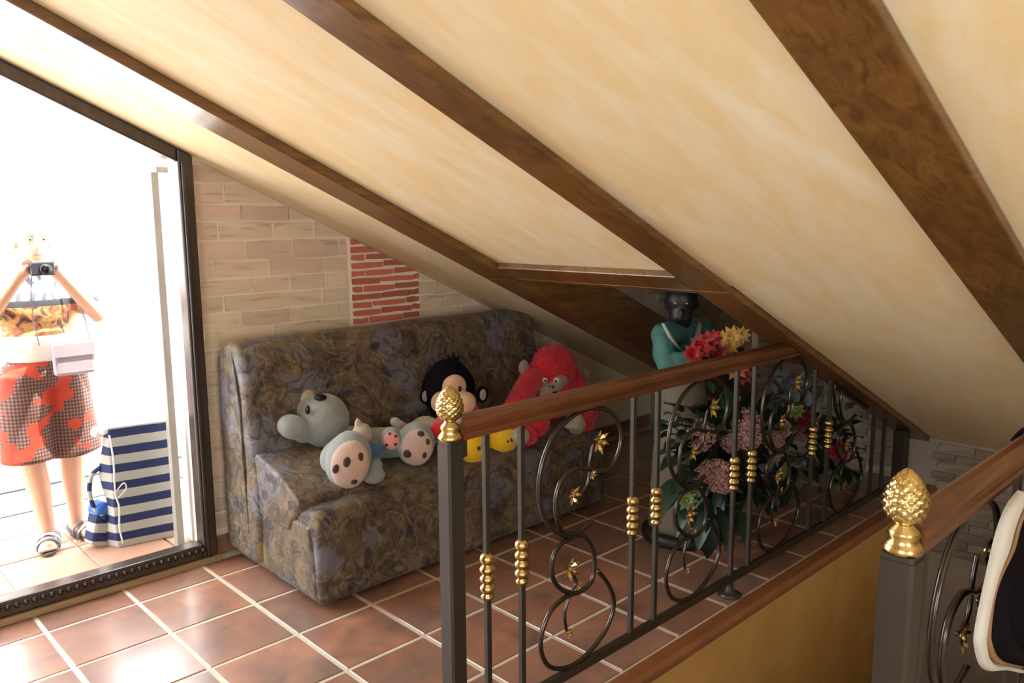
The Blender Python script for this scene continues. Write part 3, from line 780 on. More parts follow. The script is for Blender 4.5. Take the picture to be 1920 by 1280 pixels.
# 2 small plush animal in blue clothes lying in front of it
B = thing('plush_mouse', 'small plush animal in blue clothes with spotted pink paw, lying between the large spotted soles', 'plush toy', (2.12, 3.07, .47))
pw = at(733, 822, 2.955); sb = at(700, 838, 2.99)
link('body', blob(MB().ell(sb+V((.0, .0, -.015)), (.058, .045, .042)).ell(sb+V((.03, .01, -.02)), (.045, .04, .035)), .008, 4), 'blue_cloth', B, True)
sole_foot(pw, size(19, pw), size(21, pw), .1, [(-.05, .5, .16, .16), (.5, .2, .17, .17), (-.5, -.45, .19, .19), (.35, -.5, .2, .18)], B, 'grey_plush', 'hot_pink', 'brown_pad', .035)
hB = at(679, 812, 3.03); link('head', blob(MB().ell(hB, (.045, .045, .048)).ell(hB+V((-.02, 0, .045)), (.018, .014, .03)), .007, 4), 'beige_plush', B, True)
lg = at(700, 880, 2.95); link('leg', blob(MB().ell(V((lg.x, lg.y, .487)), (.055, .05, .036)).cap((lg.x, lg.y, .49), (sb.x, sb.y, .52), .035, .04), .008, 4), 'grey_plush', B, True)
# 3 beige plush limbs behind the spotted sole
Cc = thing('plush_rabbit', 'small beige plush animal behind the spotted soles, one ear raised', 'plush toy', (2.33, 3.25, .47))
r0 = at(812, 806, 3.12); r1 = at(740, 790, 3.14); r2 = at(770, 810, 3.14)
link('body', blob(MB().ell((r0.x, 3.19, .55), (.10, .075, .085)).ell(r0, (.06, .05, .06)), .009, 5), 'beige_plush', Cc, True)
link('ear', blob(MB().cap(r2, r1, .026, .024).cap(r2, r0, .03, .04), .008, 4), 'beige_plush', Cc, True)
link('ear', blob(MB().ell(at(832, 798, 3.11), (.033, .025, .035)), .007, 3), 'beige_plush', Cc, True)
# 4 sitting plush monkey (plain stand-in)
hM = at(852, 738, 3.20)
K = thing('plush_monkey', 'black plush monkey with peach face, red body and yellow feet behind the corner post', 'plush toy', (hM.x, 3.1, .47))
g = MB(); g.ell(hM+V((.01, .06, .015)), (.155, .13, .15)); g.ell(hM+V((.01, .06, .08)), (.11, .10, .10))
link('head', blob(g, .012, 5), 'black_plush', K, True)
g = MB(); r, u, t = face_frame(hM)
g.ell(hM+r*.0+u*.045+t*.075, (.072, .05, .062)); g.ell(hM-r*.066-u*.035+t*.085, (.062, .05, .058)); g.ell(hM+r*.055-u*.04+t*.085, (.062, .05, .058))
link('face', blob(g, .008, 5), 'peach_plush', K, True)
for s_ in (-1, 1):
    ball('eye', 'black_shiny', K, hM+r*(.028*s_)+u*.035+t*.128, (.010, .010, .015))
ball('nose', 'black_shiny', K, hM-u*.012+t*.138, (.02, .014, .013))
link('torso', blob(MB().ell((hM.x+.02, 3.18, .58), (.12, .10, .115)).cap((hM.x-.08, 3.16, .62), at(822, 806, 3.02), .045, .042), .010, 5), 'red_plush', K, True)
hnd = at(832, 822, 2.99); ball('hand', 'black_plush', K, hnd, (.03, .028, .03))
y1 = at(888, 838, 2.96); y2 = at(942, 826, 3.0)
link('foot', blob(MB().ell(y1, (size(31, y1), .065, size(34, y1)), (0, -.1, 0)).cap(y1, (hM.x+.0, 3.16, .53), .05, .06), .010, 6), 'yellow_plush', K, True)
link('foot', blob(MB().ell(y2, (size(38, y2), .075, size(28, y2)), (0, -.35, 0)).cap(y2, (hM.x+.08, 3.17, .53), .05, .06), .010, 6), 'yellow_plush', K, True)
for s_ in (-1, 1):
    er = link('ear', blob(MB().ell(hM+r*(.146*s_)-u*.005+t*.015, (.040, .028, .046)), .007, 3), 'black_plush', K, True)
    MB().ell(hM+r*(.150*s_)-u*.005+t*.038, (.022, .010, .030)).build('inner_ear', 'grey_face', er, True)
g = MB()
for a_, b_ in ((-.03, .05), (0, .065), (.028, .048)): g.cap(hM+u*.15, hM+u*(.15+b_)+r*a_, .016, .006, 8)
link('tuft', blob(g, .006, 2), 'black_plush', K, True)
MB().tube(spline([hM+r*q-u*(.062-.9*q*q*6)+t*(.133-.9*q*q*3) for q in (-.06, -.03, 0, .03, .06)], 4), .004, 6).build('mouth', 'brown_pad', K, True)
for yy in (y1, y2):
    for q in (-.024, 0, .024): MB().ell(yy+V((q*.9, -.070+abs(q)*.25, .018-abs(q)*.3)), (.010, .008, .012), None, 10, 6).build('toe_pad', 'brown_pad', K, True)
# 5 red shaggy gorilla
hG = at(1038, 702, 3.16)
G = thing('plush_gorilla', 'red shaggy plush gorilla with grey face, rightmost on the sofa', 'plush toy', (hG.x, 3.15, .47))
r, u, t = face_frame(hG)
g = MB(); bG = V((hG.x-.02, 3.19, .59)); g.ell(bG, (.19, .14, .145)); g.ell(bG+V((0, .02, .10)), (.17, .12, .12))
g.cap(bG+V((-.15, -.02, .13)), at(948, 790, 3.02), .07, .055); g.cap(at(948, 790, 3.02), at(990, 818, 2.93), .055, .05)
g.cap(bG+V((.15, -.02, .12)), at(1108, 770, 3.02), .07, .055); g.cap(at(1108, 770, 3.02), at(1095, 800, 2.95), .055, .05)
g.ell(at(1000, 795, 3.0), (.10, .08, .075))
link('body', fuzz(blob(g, .012, 3), 5200, .016, .0030, 4), 'red_fur', G, False)
g = MB(); g.ell(hG+u*.035, (.142, .125, .140)); g.ell(hG-u*.05, (.155, .115, .105))
link('head', fuzz(blob(g, .012, 3), 4200, .016, .0030, 5), 'red_fur', G, False)
g = MB(); fc = hG-u*.050-r*.016+t*.105
g.ell(fc+u*.020-r*.055, (.060, .035, .038)); g.ell(fc+u*.020+r*.055, (.060, .035, .038)); g.ell(fc-u*.028+t*.008, (.085, .045, .045)); g.ell(fc-u*.05-r*.0, (.095, .04, .04))
link('face', blob(g, .008, 4), 'grey_face', G, True)
for s_ in (-1, 1):
    ey = MB().ell(fc+r*(.034*s_)+u*.028+t*.036, (.017, .017, .012), oriented(t, u)).build('eye', 'white_shiny', G, True)
    MB().ell(fc+r*(.030*s_)+u*.026+t*.047, .0075, None, 10, 6).build('pupil', 'black_shiny', ey, True)
    ball('nostril', 'black_shiny', G, fc+r*(.012*s_)-u*.008+t*.052, (.010, .008, .008))
ball('mouth', 'black_plush', G, fc-u*.040+t*.046, (.045, .010, .008), oriented(V((0, 0, 1)), t))
for px in (982, 1098):
    ball('ear', 'grey_face', G, at(px, 688 if px < 1000 else 703, 3.20), (.035, .022, .042), (0, .2 if px < 1000 else -.2, 0))
gf = at(1082, 800, 2.93); 
link('foot', blob(MB().ell(gf+V((0, 0, .012)), (.052, .045, .062), (0, .35, 0)).ell((gf.x-.015, gf.y, .478), (.075, .06, .030)), .008, 5), 'beige_plush', G, True)
gf2 = at(975, 792, 2.92)
link('foot', blob(MB().ell((gf2.x, gf2.y, .50), (.055, .05, .045)), .008, 5), 'beige_plush', G, True)

# ------------------------------------------------------------------ statue in the roof recess
SX, SY = 3.27, 2.25
S = thing('statue', 'dark statue in turquoise jacket and beige robe standing under the roof opening', 'statue', (SX, SY, 0))
sh = at(1277, 578, SY); fx, ux, tx = face_frame(sh)
g = MB(); g.ell(sh+ux*.045, (.072, .085, .085)); g.ell(sh-ux*.03+tx*.012, (.052, .06, .075)); g.cap(sh-ux*.06, sh-ux*.17, .040, .05)
g.ell(sh-ux*.02+tx*.065, (.012, .014, .024)); g.ell(sh-ux*.052+tx*.058, (.026, .012, .010))
for s_ in (-1, 1): g.ell(sh+fx*.072*s_+ux*.02, (.012, .016, .028))
link('head', blob(g, .007, 3), 'statue_black', S, True)
for s_ in (-1, 1): ball('eye', 'white_shiny', S, sh+fx*.028*s_+ux*.028+tx*.066, (.009, .006, .0045))
g = MB(); c = at(1283, 665, SY)
g.ell(c, (.115, .085, .13)); g.cap(at(1245, 628, SY), at(1320, 622, SY), .062, .062); g.ell(c-V((0, 0, .09)), (.11, .085, .09))
la0, la1, la2 = at(1243, 632, SY), at(1250, 680, SY-.05), at(1300, 672, SY-.17)
g.cap(la0, la1, .058, .056); g.cap(la1, la2, .054, .042)
ra0, ra1, ra2 = at(1325, 628, SY), at(1348, 672, SY-.03), at(1335, 668, SY-.17)
g.cap(ra0, ra1, .052, .046); g.cap(ra1, ra2, .044, .036)
link('jacket', blob(g, .009, 3, .010, 22), 'turquoise', S, True)
MB().tube([at(1243, 606, SY-.075), at(1256, 630, SY-.098), at(1276, 656, SY-.10)], [.012, .015, .010], 8, False, .6).build('lapel', 'lapel', S, True)
MB().tube([at(1312, 604, SY-.06), at(1308, 630, SY-.09), at(1294, 656, SY-.10)], [.012, .015, .010], 8, False, .6).build('lapel', 'lapel', S, True)
g = MB(); g.lathe([(.15, 0), (.155, .04), (.150, .2), (.14, .42), (.12, .62), (.10, .80), (.085, .86)], (c.x, SY, .05), 40, lambda a, zz: 1+.05*math.sin(9*a)*(1-zz)+.02*math.sin(17*a))
g.build('robe', 'robe', S, True)
MB().lathe([(.19, 0), (.195, .01), (.195, .045), (.17, .055)], (c.x, SY, 0), 28).build('plinth', 'statue_black', S, True)
for q in (la2, ra2):
    g = MB(); g.ell(q+V((0, -.03, 0)), (.024, .03, .018))
    for k in range(4): g.cap(q+V((-.016+.011*k, -.045, .004)), q+V((-.018+.012*k, -.080+.004*abs(k-1.5), -.010)), .0065, .005, 8)
    g.cap(q+V((.02, -.03, .006)), q+V((.03, -.055, .016)), .007, .0055, 8)
    link('hand', blob(g, .0045, 2), 'statue_black', S, True)

# ------------------------------------------------------------------ flowers
def leaf_mesh(L, w, fold=.25, curl=.3, mat='leaf'):
    m = MB(); n = 5; vs = []; fs = []
    for i in range(n+1):
        t = i/n; ww = w*math.sin(PI*min(1, t*.95+.04))**.8*(1-.25*t); x = L*t; zz = -curl*L*t*t
        vs += [(x, -ww, zz+fold*ww), (x, 0, zz), (x, ww, zz+fold*ww)]
    for i in range(n):
        a = 3*i; fs += [(a, a+3, a+4, a+1), (a+1, a+4, a+5, a+2)]
    vs2 = [(x, y, z_-.0015) for x, y, z_ in vs]; k = len(vs)
    m.add(vs+vs2, fs+[tuple(k+i for i in reversed(f)) for f in fs])
    me = m.mesh('leaf'); me.materials.append(M[mat]); return me
LEAF = {k: leaf_mesh(.13, .034, .3, .35, k) for k in ('leaf', 'leaf_pale', 'leaf_light')}
BIG = leaf_mesh(.26, .060, .3, .30, 'leaf')
def petal_bloom(mat, n, L, w, rings=2, centre=None, up=.5):
    m = MB()
    for rg in range(rings):
        for k in range(n):
            a = 2*PI*(k+.5*rg)/n; el = up*(rg/(max(rings-1, 1)))+.15
            d = V((math.cos(a)*math.cos(el), math.sin(a)*math.cos(el), math.sin(el))); s_ = V((-math.sin(a), math.cos(a), 0)); nn = d.cross(s_)
            l = L*(1-.25*rg)
            m.add([d*.006, d*l*.5+s_*w+nn*.004, d*l, d*l*.5-s_*w+nn*.004, d*l*.5-nn*.004], [(0, 1, 4), (1, 2, 4), (2, 3, 4), (3, 0, 4), (0, 3, 1), (1, 3, 2)])
    m.ell((0, 0, .006), (.012, .012, .01), None, 8, 5)
    me = m.mesh('bloom'); me.materials.append(M[mat]); return me
def cluster_bloom(mat, R, n):
    rg = random.Random(n); m = MB()
    for i in range(n):
        z_ = 1-1.55*(i+.5)/n; a = i*2.39996; rr = math.sqrt(max(0, 1-z_*z_)); d = V((rr*math.cos(a), rr*math.sin(a), z_*.8)).normalized()
        u_ = d.orthogonal().normalized(); w_ = d.cross(u_); c_ = d*R*rg.uniform(.85, 1.05); s_ = R*.36
        for k in range(4):
            an = PI/2*k+rg.random(); e = u_*math.cos(an)+w_*math.sin(an); f_ = d.cross(e)
            m.add([c_-d*.01, c_+e*s_*.6+f_*s_*.42, c_+e*s_+d*.006, c_+e*s_*.6-f_*s_*.42, c_+e*s_*.5+d*.010], [(0, 1, 4), (1, 2, 4), (2, 3, 4), (3, 0, 4), (0, 3, 2, 1)])
    m.ell((0, 0, 0), R*.72, None, 10, 8)
    me = m.mesh('bloom'); me.materials.append(M[mat]); return me
HYD = cluster_bloom('petal_pink', .070, 34)
RED = petal_bloom('petal_red', 8, .085, .022, 2)
BRIGHT = petal_bloom('petal_bright', 8, .085, .026, 2)
ORANGE = petal_bloom('petal_orange', 9, .055, .014, 2)
YELLOW = petal_bloom('petal_yellow', 9, .062, .016, 2)
YG = petal_bloom('leaf_light', 9, .055, .013, 2)
rf = random.Random(11)
def place(me, name, par, P, facing=None, s=1.0):
    o = link(name, me, None, par, False); P = V(P)
    d = V(facing) if facing is not None else (EYE-P+V((rf.uniform(-1, 1), rf.uniform(-1, 1), rf.uniform(-.3, 1.2))))
    q = d.to_track_quat('Z', 'Y'); o.matrix_parent_inverse = wm(par).inverted(); o.location = P; o.rotation_euler = q.to_euler(); o.scale = (s, s, s); return o
def put_leaf(me, par, P, out, s=1.0):
    o = link('leaf', me, None, par, True); d = V(out).normalized(); side = d.cross(V((0, 0, 1)))
    if side.length < .05: side = V((1, 0, 0))
    side.normalize(); up = side.cross(d)
    R = Matrix((d, -side, up)).transposed()
    if up.z < 0: R = Matrix((d, side, -up)).transposed()
    o.matrix_parent_inverse = wm(par).inverted(); o.location = P; o.rotation_euler = R.to_euler(); o.scale = (s, s, s); return o
def pot(par, x, y, R, h):
    MB().lathe([(R*.62, 0), (R*.68, .01), (R*.95, h*.75), (R, h*.82), (R*1.04, h*.93), (R*1.04, h), (R*.93, h), (R*.9, h-.03), (R*.02, h-.035)], (x, y, 0), 28).build('pot', 'pot', par, True)
    MB().lathe([(R*.9, 0), (R*.5, .012), (R*.02, .018)], (x, y, h-.03), 20).build('soil', 'soil', par, True)
def cap_z(P, lim):      # keep foliage under the recess roof, above the floor
    P.z = min(max(P.z, .04), lim(P)); return P
def roof_lim(P): return 1.5 if HY0+.10 < P.y < HY1-.10 else roof_z(P.x)-.10
# A: pink hydrangeas
FA = thing('flower_pot', 'dark pot of dusty pink artificial flowers behind the railing', 'flowers', (3.48, 2.08, 0))
pot(FA, 3.50, 2.12, .13, .22)
pinks = [(1310, 818, 2.02, 1.0), (1400, 792, 2.02, .95), (1372, 828, 2.05, .75), (1405, 822, 1.98, .8), (1318, 885, 2.0, .8), (1345, 892, 1.97, 1.0), (1330, 775, 2.08, .0), (1452, 828, 2.02, .7), (1468, 805, 2.08, .65), (1358, 905, 2.0, .7), (1455, 852, 2.1, .55)]
stems = MB(); root = V((3.50, 2.12, .19))
for px, py, Y, s_ in pinks:
    P = at(px, py, Y); 
    if s_ > 0:
        place(HYD, 'bloom', FA, P, None, s_); stems.tube(spline([root+V((rf.uniform(-.05, .05), rf.uniform(-.05, .05), 0)), (root*.4+P*.6)+V((0, .02, .06)), P+V((0, .03, -.02))], 4), .004, 6)
for i in range(170):
    px, py = rf.uniform(1255, 1480), rf.uniform(745, 950); Y = rf.uniform(1.93, 2.25)
    if Y > 2.06 and px < 1345: Y = rf.uniform(1.93, 2.04)
    P = cap_z(at(px, py, Y), roof_lim)
    d = (P-(root+V((0, 0, .2)))); d += V((rf.uniform(-.1, .1), rf.uniform(-.25, .02), rf.uniform(-.15, .15)))
    P2 = P-d.normalized()*.1; P2.y = max(P2.y, 1.84); d.y = max(d.y, -.03)
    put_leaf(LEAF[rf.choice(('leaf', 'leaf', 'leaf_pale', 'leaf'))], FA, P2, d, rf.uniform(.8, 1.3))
    if i % 3 == 0: stems.tube([root, (root+P2)/2+V((0, 0, .05)), P2], .003, 5)
for (px, py, dx, dz) in ((1275, 905, -.6, -.1), (1262, 885, -.7, .1), (1255, 915, -.5, -.3), (1285, 935, -.4, -.4), (1250, 930, -.3, -.5), (1268, 940, .1, -.6), (1300, 950, .3, -.5), (1230, 895, -.6, -.2), (1285, 960, -.1, -.7), (1330, 950, .4, -.5)):
    put_leaf(BIG, FA, at(px+45, py, 1.95), V((dx, -.08, dz)), .9)
for (px, py) in ((1288, 938), (1300, 925), (1492, 770)):
    place(YG, 'bloom', FA, at(px, py, 1.93), None, 1.0)
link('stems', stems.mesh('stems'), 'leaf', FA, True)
# B: red flowers with silver leaves
FB = thing('flower_pot', 'dark pot of crimson flowers and silvery leaves under the rafter end', 'flowers', (4.15, 2.15, 0))
pot(FB, 4.15, 2.16, .13, .2)
stems = MB(); root = V((4.15, 2.16, .17))
reds = [(1465, 735, 2.10, 1.0), (1478, 752, 2.08, .9), (1500, 745, 2.05, .9), (1516, 742, 2.08, .8), (1508, 785, 2.05, 1.1), (1512, 800, 2.08, 1.0), (1472, 765, 2.12, .8)]
for px, py, Y, s_ in reds:
    P = at(px, py, Y); place(RED, 'bloom', FB, P, None, s_); stems.tube(spline([root, (root+P)/2+V((0, .03, .04)), P+V((0, .01, -.01))], 4), .004, 6)
P = at(1569, 843, 2.0); place(BRIGHT, 'bloom', FB, P, None, 1.0); stems.tube([root, (root+P)/2+V((0, 0, .05)), P+V((0, .01, -.01))], .004, 6)
P = at(1566, 872, 2.02); place(RED, 'bloom', FB, P, None, .7)
place(HYD, 'bloom', FB, at(1468, 802, 2.03), None, .6)
for i in range(190):
    kind = i % 3
    if kind == 0: px, py, mt = rf.uniform(1445, 1535), rf.uniform(690, 750), 'leaf_pale'
    elif kind == 1: px, py, mt = rf.uniform(1520, 1620), rf.uniform(770, 900), 'leaf'
    else: px, py, mt = rf.uniform(1440, 1610), rf.uniform(745, 925), rf.choice(('leaf', 'leaf', 'leaf_pale', 'leaf_light'))
    P = cap_z(at(px, py, rf.uniform(1.93, 2.28)), lambda p: min(roof_lim(p), 1.2))
    if P.x > 4.95: P = cap_z(at(px, py, 1.93), roof_lim)
    if P.x > 4.9: continue
    d = P-(root+V((0, 0, .15))); d += V((rf.uniform(-.1, .1), rf.uniform(-.2, .05), rf.uniform(-.15, .15))); d.y = max(d.y, -.02)
    P2 = P-d.normalized()*.1; P2.y = max(P2.y, 1.86)
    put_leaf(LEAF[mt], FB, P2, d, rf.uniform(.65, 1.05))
    if i % 3 == 0: stems.tube([root, (root+P2)/2+V((0, 0, .05)), P2], .003, 5)
link('stems', stems.mesh('stems'), 'leaf', FB, True)
# C: bouquet on the tray the statue holds
BQ = thing('flower_bouquet', 'red, orange and yellow artificial flowers held by the statue', 'flowers', at(1340, 668, 2.03))
tr = at(1345, 690, 2.03)
MB().lathe([(.02, 0), (.09, .004), (.125, .014), (.13, .022), (.126, .022), (.09, .010), (.02, .007)], tr, 28).build('tray', 'pot', BQ, True)
for px, py, me, s_ in ((1312, 652, BRIGHT, .75), (1326, 642, BRIGHT, .7), (1299, 662, BRIGHT, .6), (1338, 634, BRIGHT, .55), (1372, 632, YELLOW, 1.0), (1390, 628, YELLOW, .8), (1352, 634, YELLOW, .7), (1368, 648, YELLOW, .8), (1380, 692, ORANGE, 1.15), (1392, 702, RED, .7), (1350, 662, RED, .7), (1400, 688, RED, .7)):
    place(me, 'bloom', BQ, at(px, py, 2.0), None, s_)
for i in range(26):
    P = cap_z(at(rf.uniform(1318, 1410), rf.uniform(640, 735), rf.uniform(1.98, 2.08)), lambda p: roof_z(p.x)+.1); d = V((rf.uniform(-1, 1), rf.uniform(-.1, .3), rf.uniform(-.6, .6)))
    put_leaf(LEAF['leaf'], BQ, P, d, .55)
stems = MB()
for k in range(8): stems.tube([tr+V((rf.uniform(-.06, .06), rf.uniform(-.04, .04), .005)), at(rf.uniform(1310, 1395), rf.uniform(635, 660), 2.02)], .003, 5)
link('stems', stems.mesh('stems'), 'leaf', BQ, True)

# ------------------------------------------------------------------ draped cloth on the near railing
CL = thing('draped_garment', 'black garment with broad white edge hanging from the near handrail', 'garment', (1.95, .45, .6))
edge = [(1908, 918), (1887, 945), (1870, 985), (1858, 1030), (1848, 1075), (1836, 1130), (1826, 1185), (1826, 1212), (1836, 1246), (1856, 1258), (1885, 1256), (1915, 1262)]
inner = [(1935, 930), (1922, 950), (1908, 985), (1896, 1030), (1872, 1078), (1857, 1125), (1848, 1185), (1848, 1205), (1854, 1228), (1866, 1242), (1888, 1246), (1915, 1252)]
tanin = [(1945, 935), (1925, 950), (1911, 985), (1898, 1032), (1874, 1084), (1862, 1130), (1858, 1185), (1861, 1205), (1868, 1224), (1878, 1236), (1892, 1242), (1918, 1248)]
CY = .447
def ribbon(o_, i_, name, mat, dy, th):
    a = spline([at(x, y, CY) for x, y in o_], 5); b = spline([at(x, y, CY+dy) for x, y in i_], 5); n_ = len(a); m = MB(); vs = []
    for p, q in zip(a, b):
        mid = (p+q)/2; vs += [p, V((mid.x, mid.y-th, mid.z)), q, V((mid.x, mid.y+th*.3, mid.z))]
    fs = []
    for i in range(n_-1):
        for k in range(4): fs.append((4*i+k, 4*i+(k+1) % 4, 4*i+4+(k+1) % 4, 4*i+4+k))
    fs += [(0, 1, 2, 3), tuple(4*(n_-1)+k for k in (3, 2, 1, 0))]
    return m.add(vs, fs).build(name, mat, CL, True)
ribbon(edge, inner, 'white_edge', 'cloth_white', .004, .014)
ribbon(inner, tanin, 'tan_lining', 'cloth_tan', .004, .006)
a = spline([at(x, y, CY+.004) for x, y in tanin], 4); m = MB(); vs = []; nx = 10
for p in a:
    x2 = 2.42
    for k in range(nx+1):
        t_ = k/nx; x_ = p.x+(x2-p.x)*t_; z_ = p.z+(.99-p.z)*0*t_+(.62-p.z)*0
        fold = .018*math.sin(9*t_*PI*.7+p.z*3)*min(1, t_*4)
        vs.append((x_, CY+.004+fold-.012*t_, z_))
fs = []
for i in range(len(a)-1):
    for k in range(nx): fs.append((i*(nx+1)+k, i*(nx+1)+k+1, (i+1)*(nx+1)+k+1, (i+1)*(nx+1)+k))
o = m.add(vs, fs).build('cloth', 'cloth_black', CL, True); so_m = o.modifiers.new('s', 'SOLIDIFY'); so_m.thickness = .006
MB().tube(spline([(2.35, .452, .60), (2.35, .45, 1.045), (2.35, .48, 1.078), (2.35, .53, 1.080), (2.35, .56, 1.04)], 5), .006, 8).build('hanger_loop', 'cloth_black', CL, True)

# ------------------------------------------------------------------ terrace: bag and person
BX, BY = 1.228, 4.15
bag = thing('striped_bag', 'tall blue and white striped beach bag standing on the terrace by the door', 'bag', (BX, BY, 0))
bag.rotation_euler = (0, 0, -.18)
def local(mb, name, mat, par, smooth=False, bevel=0):
    me = mb.mesh(name); o = link(name, me, mat, None, smooth, bevel); o.parent = par; return o
g = MB(); W_, D_, H_ = .285, .15, .625
for i in range(15):
    t_ = i/14; zz = H_*t_; bul = .012*math.sin(PI*t_)
    g.v += [(0-.004*math.sin(9*t_)-bul, -bul*.6, zz), (W_, -bul*.6, zz), (W_+bul*.3, D_, zz), (0+.03*math.sin(7*t_)-bul+.02, D_*.8, zz)]
    g.v += [(-.035-.012*math.sin(11*t_+1)-bul, D_*.4, zz)]
for i in range(14):
    for k in range(5): g.f.append((5*i+k, 5*i+(k+1) % 5, 5*i+5+(k+1) % 5, 5*i+5+k))
g.f += [(4, 3, 2, 1, 0), (70, 71, 72, 73, 74)]
local(g, 'body', 'stripes', bag, False, .006)
g = MB().tube(spline([(-.004, -.018, .59), (.004, -.022, .46), (.0, -.022, .3), (.012, -.022, .22), (.006, -.022, .12), (.016, -.018, .03)], 6), .0045, 6)
g.tube(spline([(.002, -.022, .30), (.04, -.024, .34), (.05, -.024, .31), (.012, -.024, .27)], 5), .0035, 6)
local(g, 'drawstring', 'cord', bag, True)
g = MB().ell((-.045, .05, .60), (.036, .032, .03)).ell((-.02, .03, .612), (.03, .03, .026)); local(g, 'gathered_top', 'cord', bag, True)
g = MB().tube(spline([(-.045, .05, .42), (-.09, .06, .38), (-.105, .06, .29), (-.085, .06, .20), (-.045, .05, .15)], 6), .011, 8); local(g, 'handle', 'stripes', bag, True)
pc = thing('striped_pouch', 'small bright blue striped pouch leaning against the large beach bag', 'bag', (1.150, 4.25, 0))
pc.rotation_euler = (0, .30, .2)
g = MB()
g.prism([(-.055, .02), (.045, .0), (.065, .03), (.05, .2), (-.03, .235), (-.06, .2)], -.045, .045, 1); local(g, 'body', 'stripes', pc, False, .018)
g = MB().prism([(-.062, .165), (.053, .16), (.052, .2), (-.032, .24), (-.066, .205)], -.049, .049, 1); local(g, 'flap', 'bright_blue', pc, False, .015)

PXc, PYc = 1.02, 4.42
PR = thing('person', 'person in patterned shirt and orange flowered shorts holding a camera on the terrace', 'person', (PXc, PYc, 0))
g = MB()
hp = V((1.03, 4.40, 1.535))
g.ell(hp+V((0, 0, .03)), (.072, .090, .092)); g.ell(hp+V((-.002, -.02, -.05)), (.056, .066, .066)); g.ell(hp+V((-.004, -.094, -.012)), (.012, .018, .022)); g.cap(hp+V((0, -.085, .02)), hp+V((-.002, -.092, -.01)), .008, .010)
for s_ in (-1, 1): g.ell(hp+V((.074*s_, .01, -.005)), (.012, .022, .032))
g.cap(hp+V((0, .01, -.08)), (1.02, 4.43, 1.37), .052, .058)
g.cap((.87, 4.43, 1.33), (1.17, 4.43, 1.33), .062, .062); g.ell((1.02, 4.42, 1.22), (.155, .10, .16)); g.ell((1.02, 4.42, 1.02), (.15, .11, .14)); g.ell((1.02, 4.42, .90), (.16, .115, .10))
def arm(s0, e0, h0):
    g.cap(s0, e0, .050, .040); g.cap(e0, h0, .040, .028)
    h0 = V(h0); d = (h0-V(e0)).normalized(); q = h0+d*.045; inw = V((1.01, 4.18, 1.44))-h0
    g.cap(h0, q, .030, .034)
    sd = d.cross(V((0, 1, 0))).normalized()
    for k in range(4):
        b0 = q+sd*(-.027+.018*k)+d*.015; b1 = b0+d*(.030-.004*abs(k-1.5))+V((0, -.010, 0)); b2 = b1+d*.014+V((0, -.022, -.006))
        g.cap(b0, b1, .0095, .009, 8); g.cap(b1, b2, .009, .0075, 8)
    tb = h0+d*.03+V((0, -.022, 0)); g.cap(tb, tb+d*.02+V((0, -.030, .018)), .011, .009, 8)
arm((1.19, 4.43, 1.33), (1.265, 4.30, 1.17), (1.095, 4.225, 1.375))
arm((.85, 4.43, 1.33), (.775, 4.30, 1.17), (.915, 4.225, 1.375))
for hipx, kn, an, toe in ((.935, (.935, 4.41, .50), (.985, 4.44, .085), (-.055, -.19)), (1.105, (1.125, 4.43, .50), (1.137, 4.50, .085), (.05, -.19))):
    g.cap((hipx, 4.42, .88), kn, .090, .058); g.cap(kn, (kn[0]*.5+an[0]*.5+.002, kn[1]*.5+an[1]*.5+.02, kn[2]*.45+an[2]*.55+.05), .056, .056); g.cap((kn[0]*.5+an[0]*.5+.002, kn[1]*.5+an[1]*.5+.02, kn[2]*.45+an[2]*.55+.05), an, .055, .034)
    a_ = V(an); tv = V((toe[0], toe[1], 0)).normalized(); sdv = V((-tv.y, tv.x, 0))
    g.cap(a_+V((0, 0, -.01)), a_-tv*.035+V((0, 0, -.04)), .033, .030); g.cap(a_-tv*.03+V((0, 0, -.042)), a_+tv*.11+V((0, 0, -.050)), .034, .026); g.cap(a_+tv*.09-sdv*.012+V((0, 0, -.052)), a_+tv*.09+sdv*.014+V((0, 0, -.052)), .027, .025)
    for k in range(5):
        b0 = a_+tv*.115+sdv*(-.034+.017*k)+V((0, 0, -.057)); g.cap(b0, b0+tv*(.042-.006*k if toe[0] < 0 else .018+.006*k), .0105, .0085, 8)
link('body', blob(g, .0065, 3), 'skin', PR, True)
for s_ in (-1, 1):
    ey = ball('eye', 'white_shiny', PR, hp+V((.029*s_, -.079, .012)), (.012, .007, .008)); ball('iris', 'black_shiny', ey, hp+V((.029*s_, -.0855, .012)), (.005, .003, .005))
    MB().cap(hp+V((.014*s_, -.088, .034)), hp+V((.044*s_, -.078, .035)), .004, .003, 8).build('eyebrow', 'hair', PR, True)
ball('mouth', 'lips', PR, hp+V((-.003, -.079, -.058)), (.020, .008, .007))
g = MB(); g.ell(hp+V((0, .025, .055)), (.083, .092, .083)); g.ell(hp+V((0, .055, .0)), (.078, .06, .09)); hm = blob(g, .010, 4, .006, 40); link('hair', hm, 'hair', PR, True)
g = MB(); g.ell((1.02, 4.42, 1.21), (.178, .122, .17)); g.ell((1.02, 4.42, 1.03), (.172, .130, .14)); g.cap((.87, 4.43, 1.325), (1.17, 4.43, 1.325), .075, .075); g.lathe([(.172, 0), (.170, .1)], (0, 0, 0), 28)
g = MB(); g.ell((1.02, 4.42, 1.21), (.178, .122, .17)); g.ell((1.02, 4.42, 1.04), (.174, .130, .13)); g.cap((.87, 4.43, 1.325), (1.17, 4.43, 1.325), .075, .075)
g.cap((.86, 4.43, 1.32), (.815, 4.36, 1.235), .072, .066); g.cap((1.18, 4.43, 1.32), (1.228, 4.36, 1.235), .072, .066)
link('shirt', blob(g, .010, 4, .004, 12), 'shirt', PR, True)
g = MB(); g.ell((1.02, 4.42, .90), (.178, .135, .10))
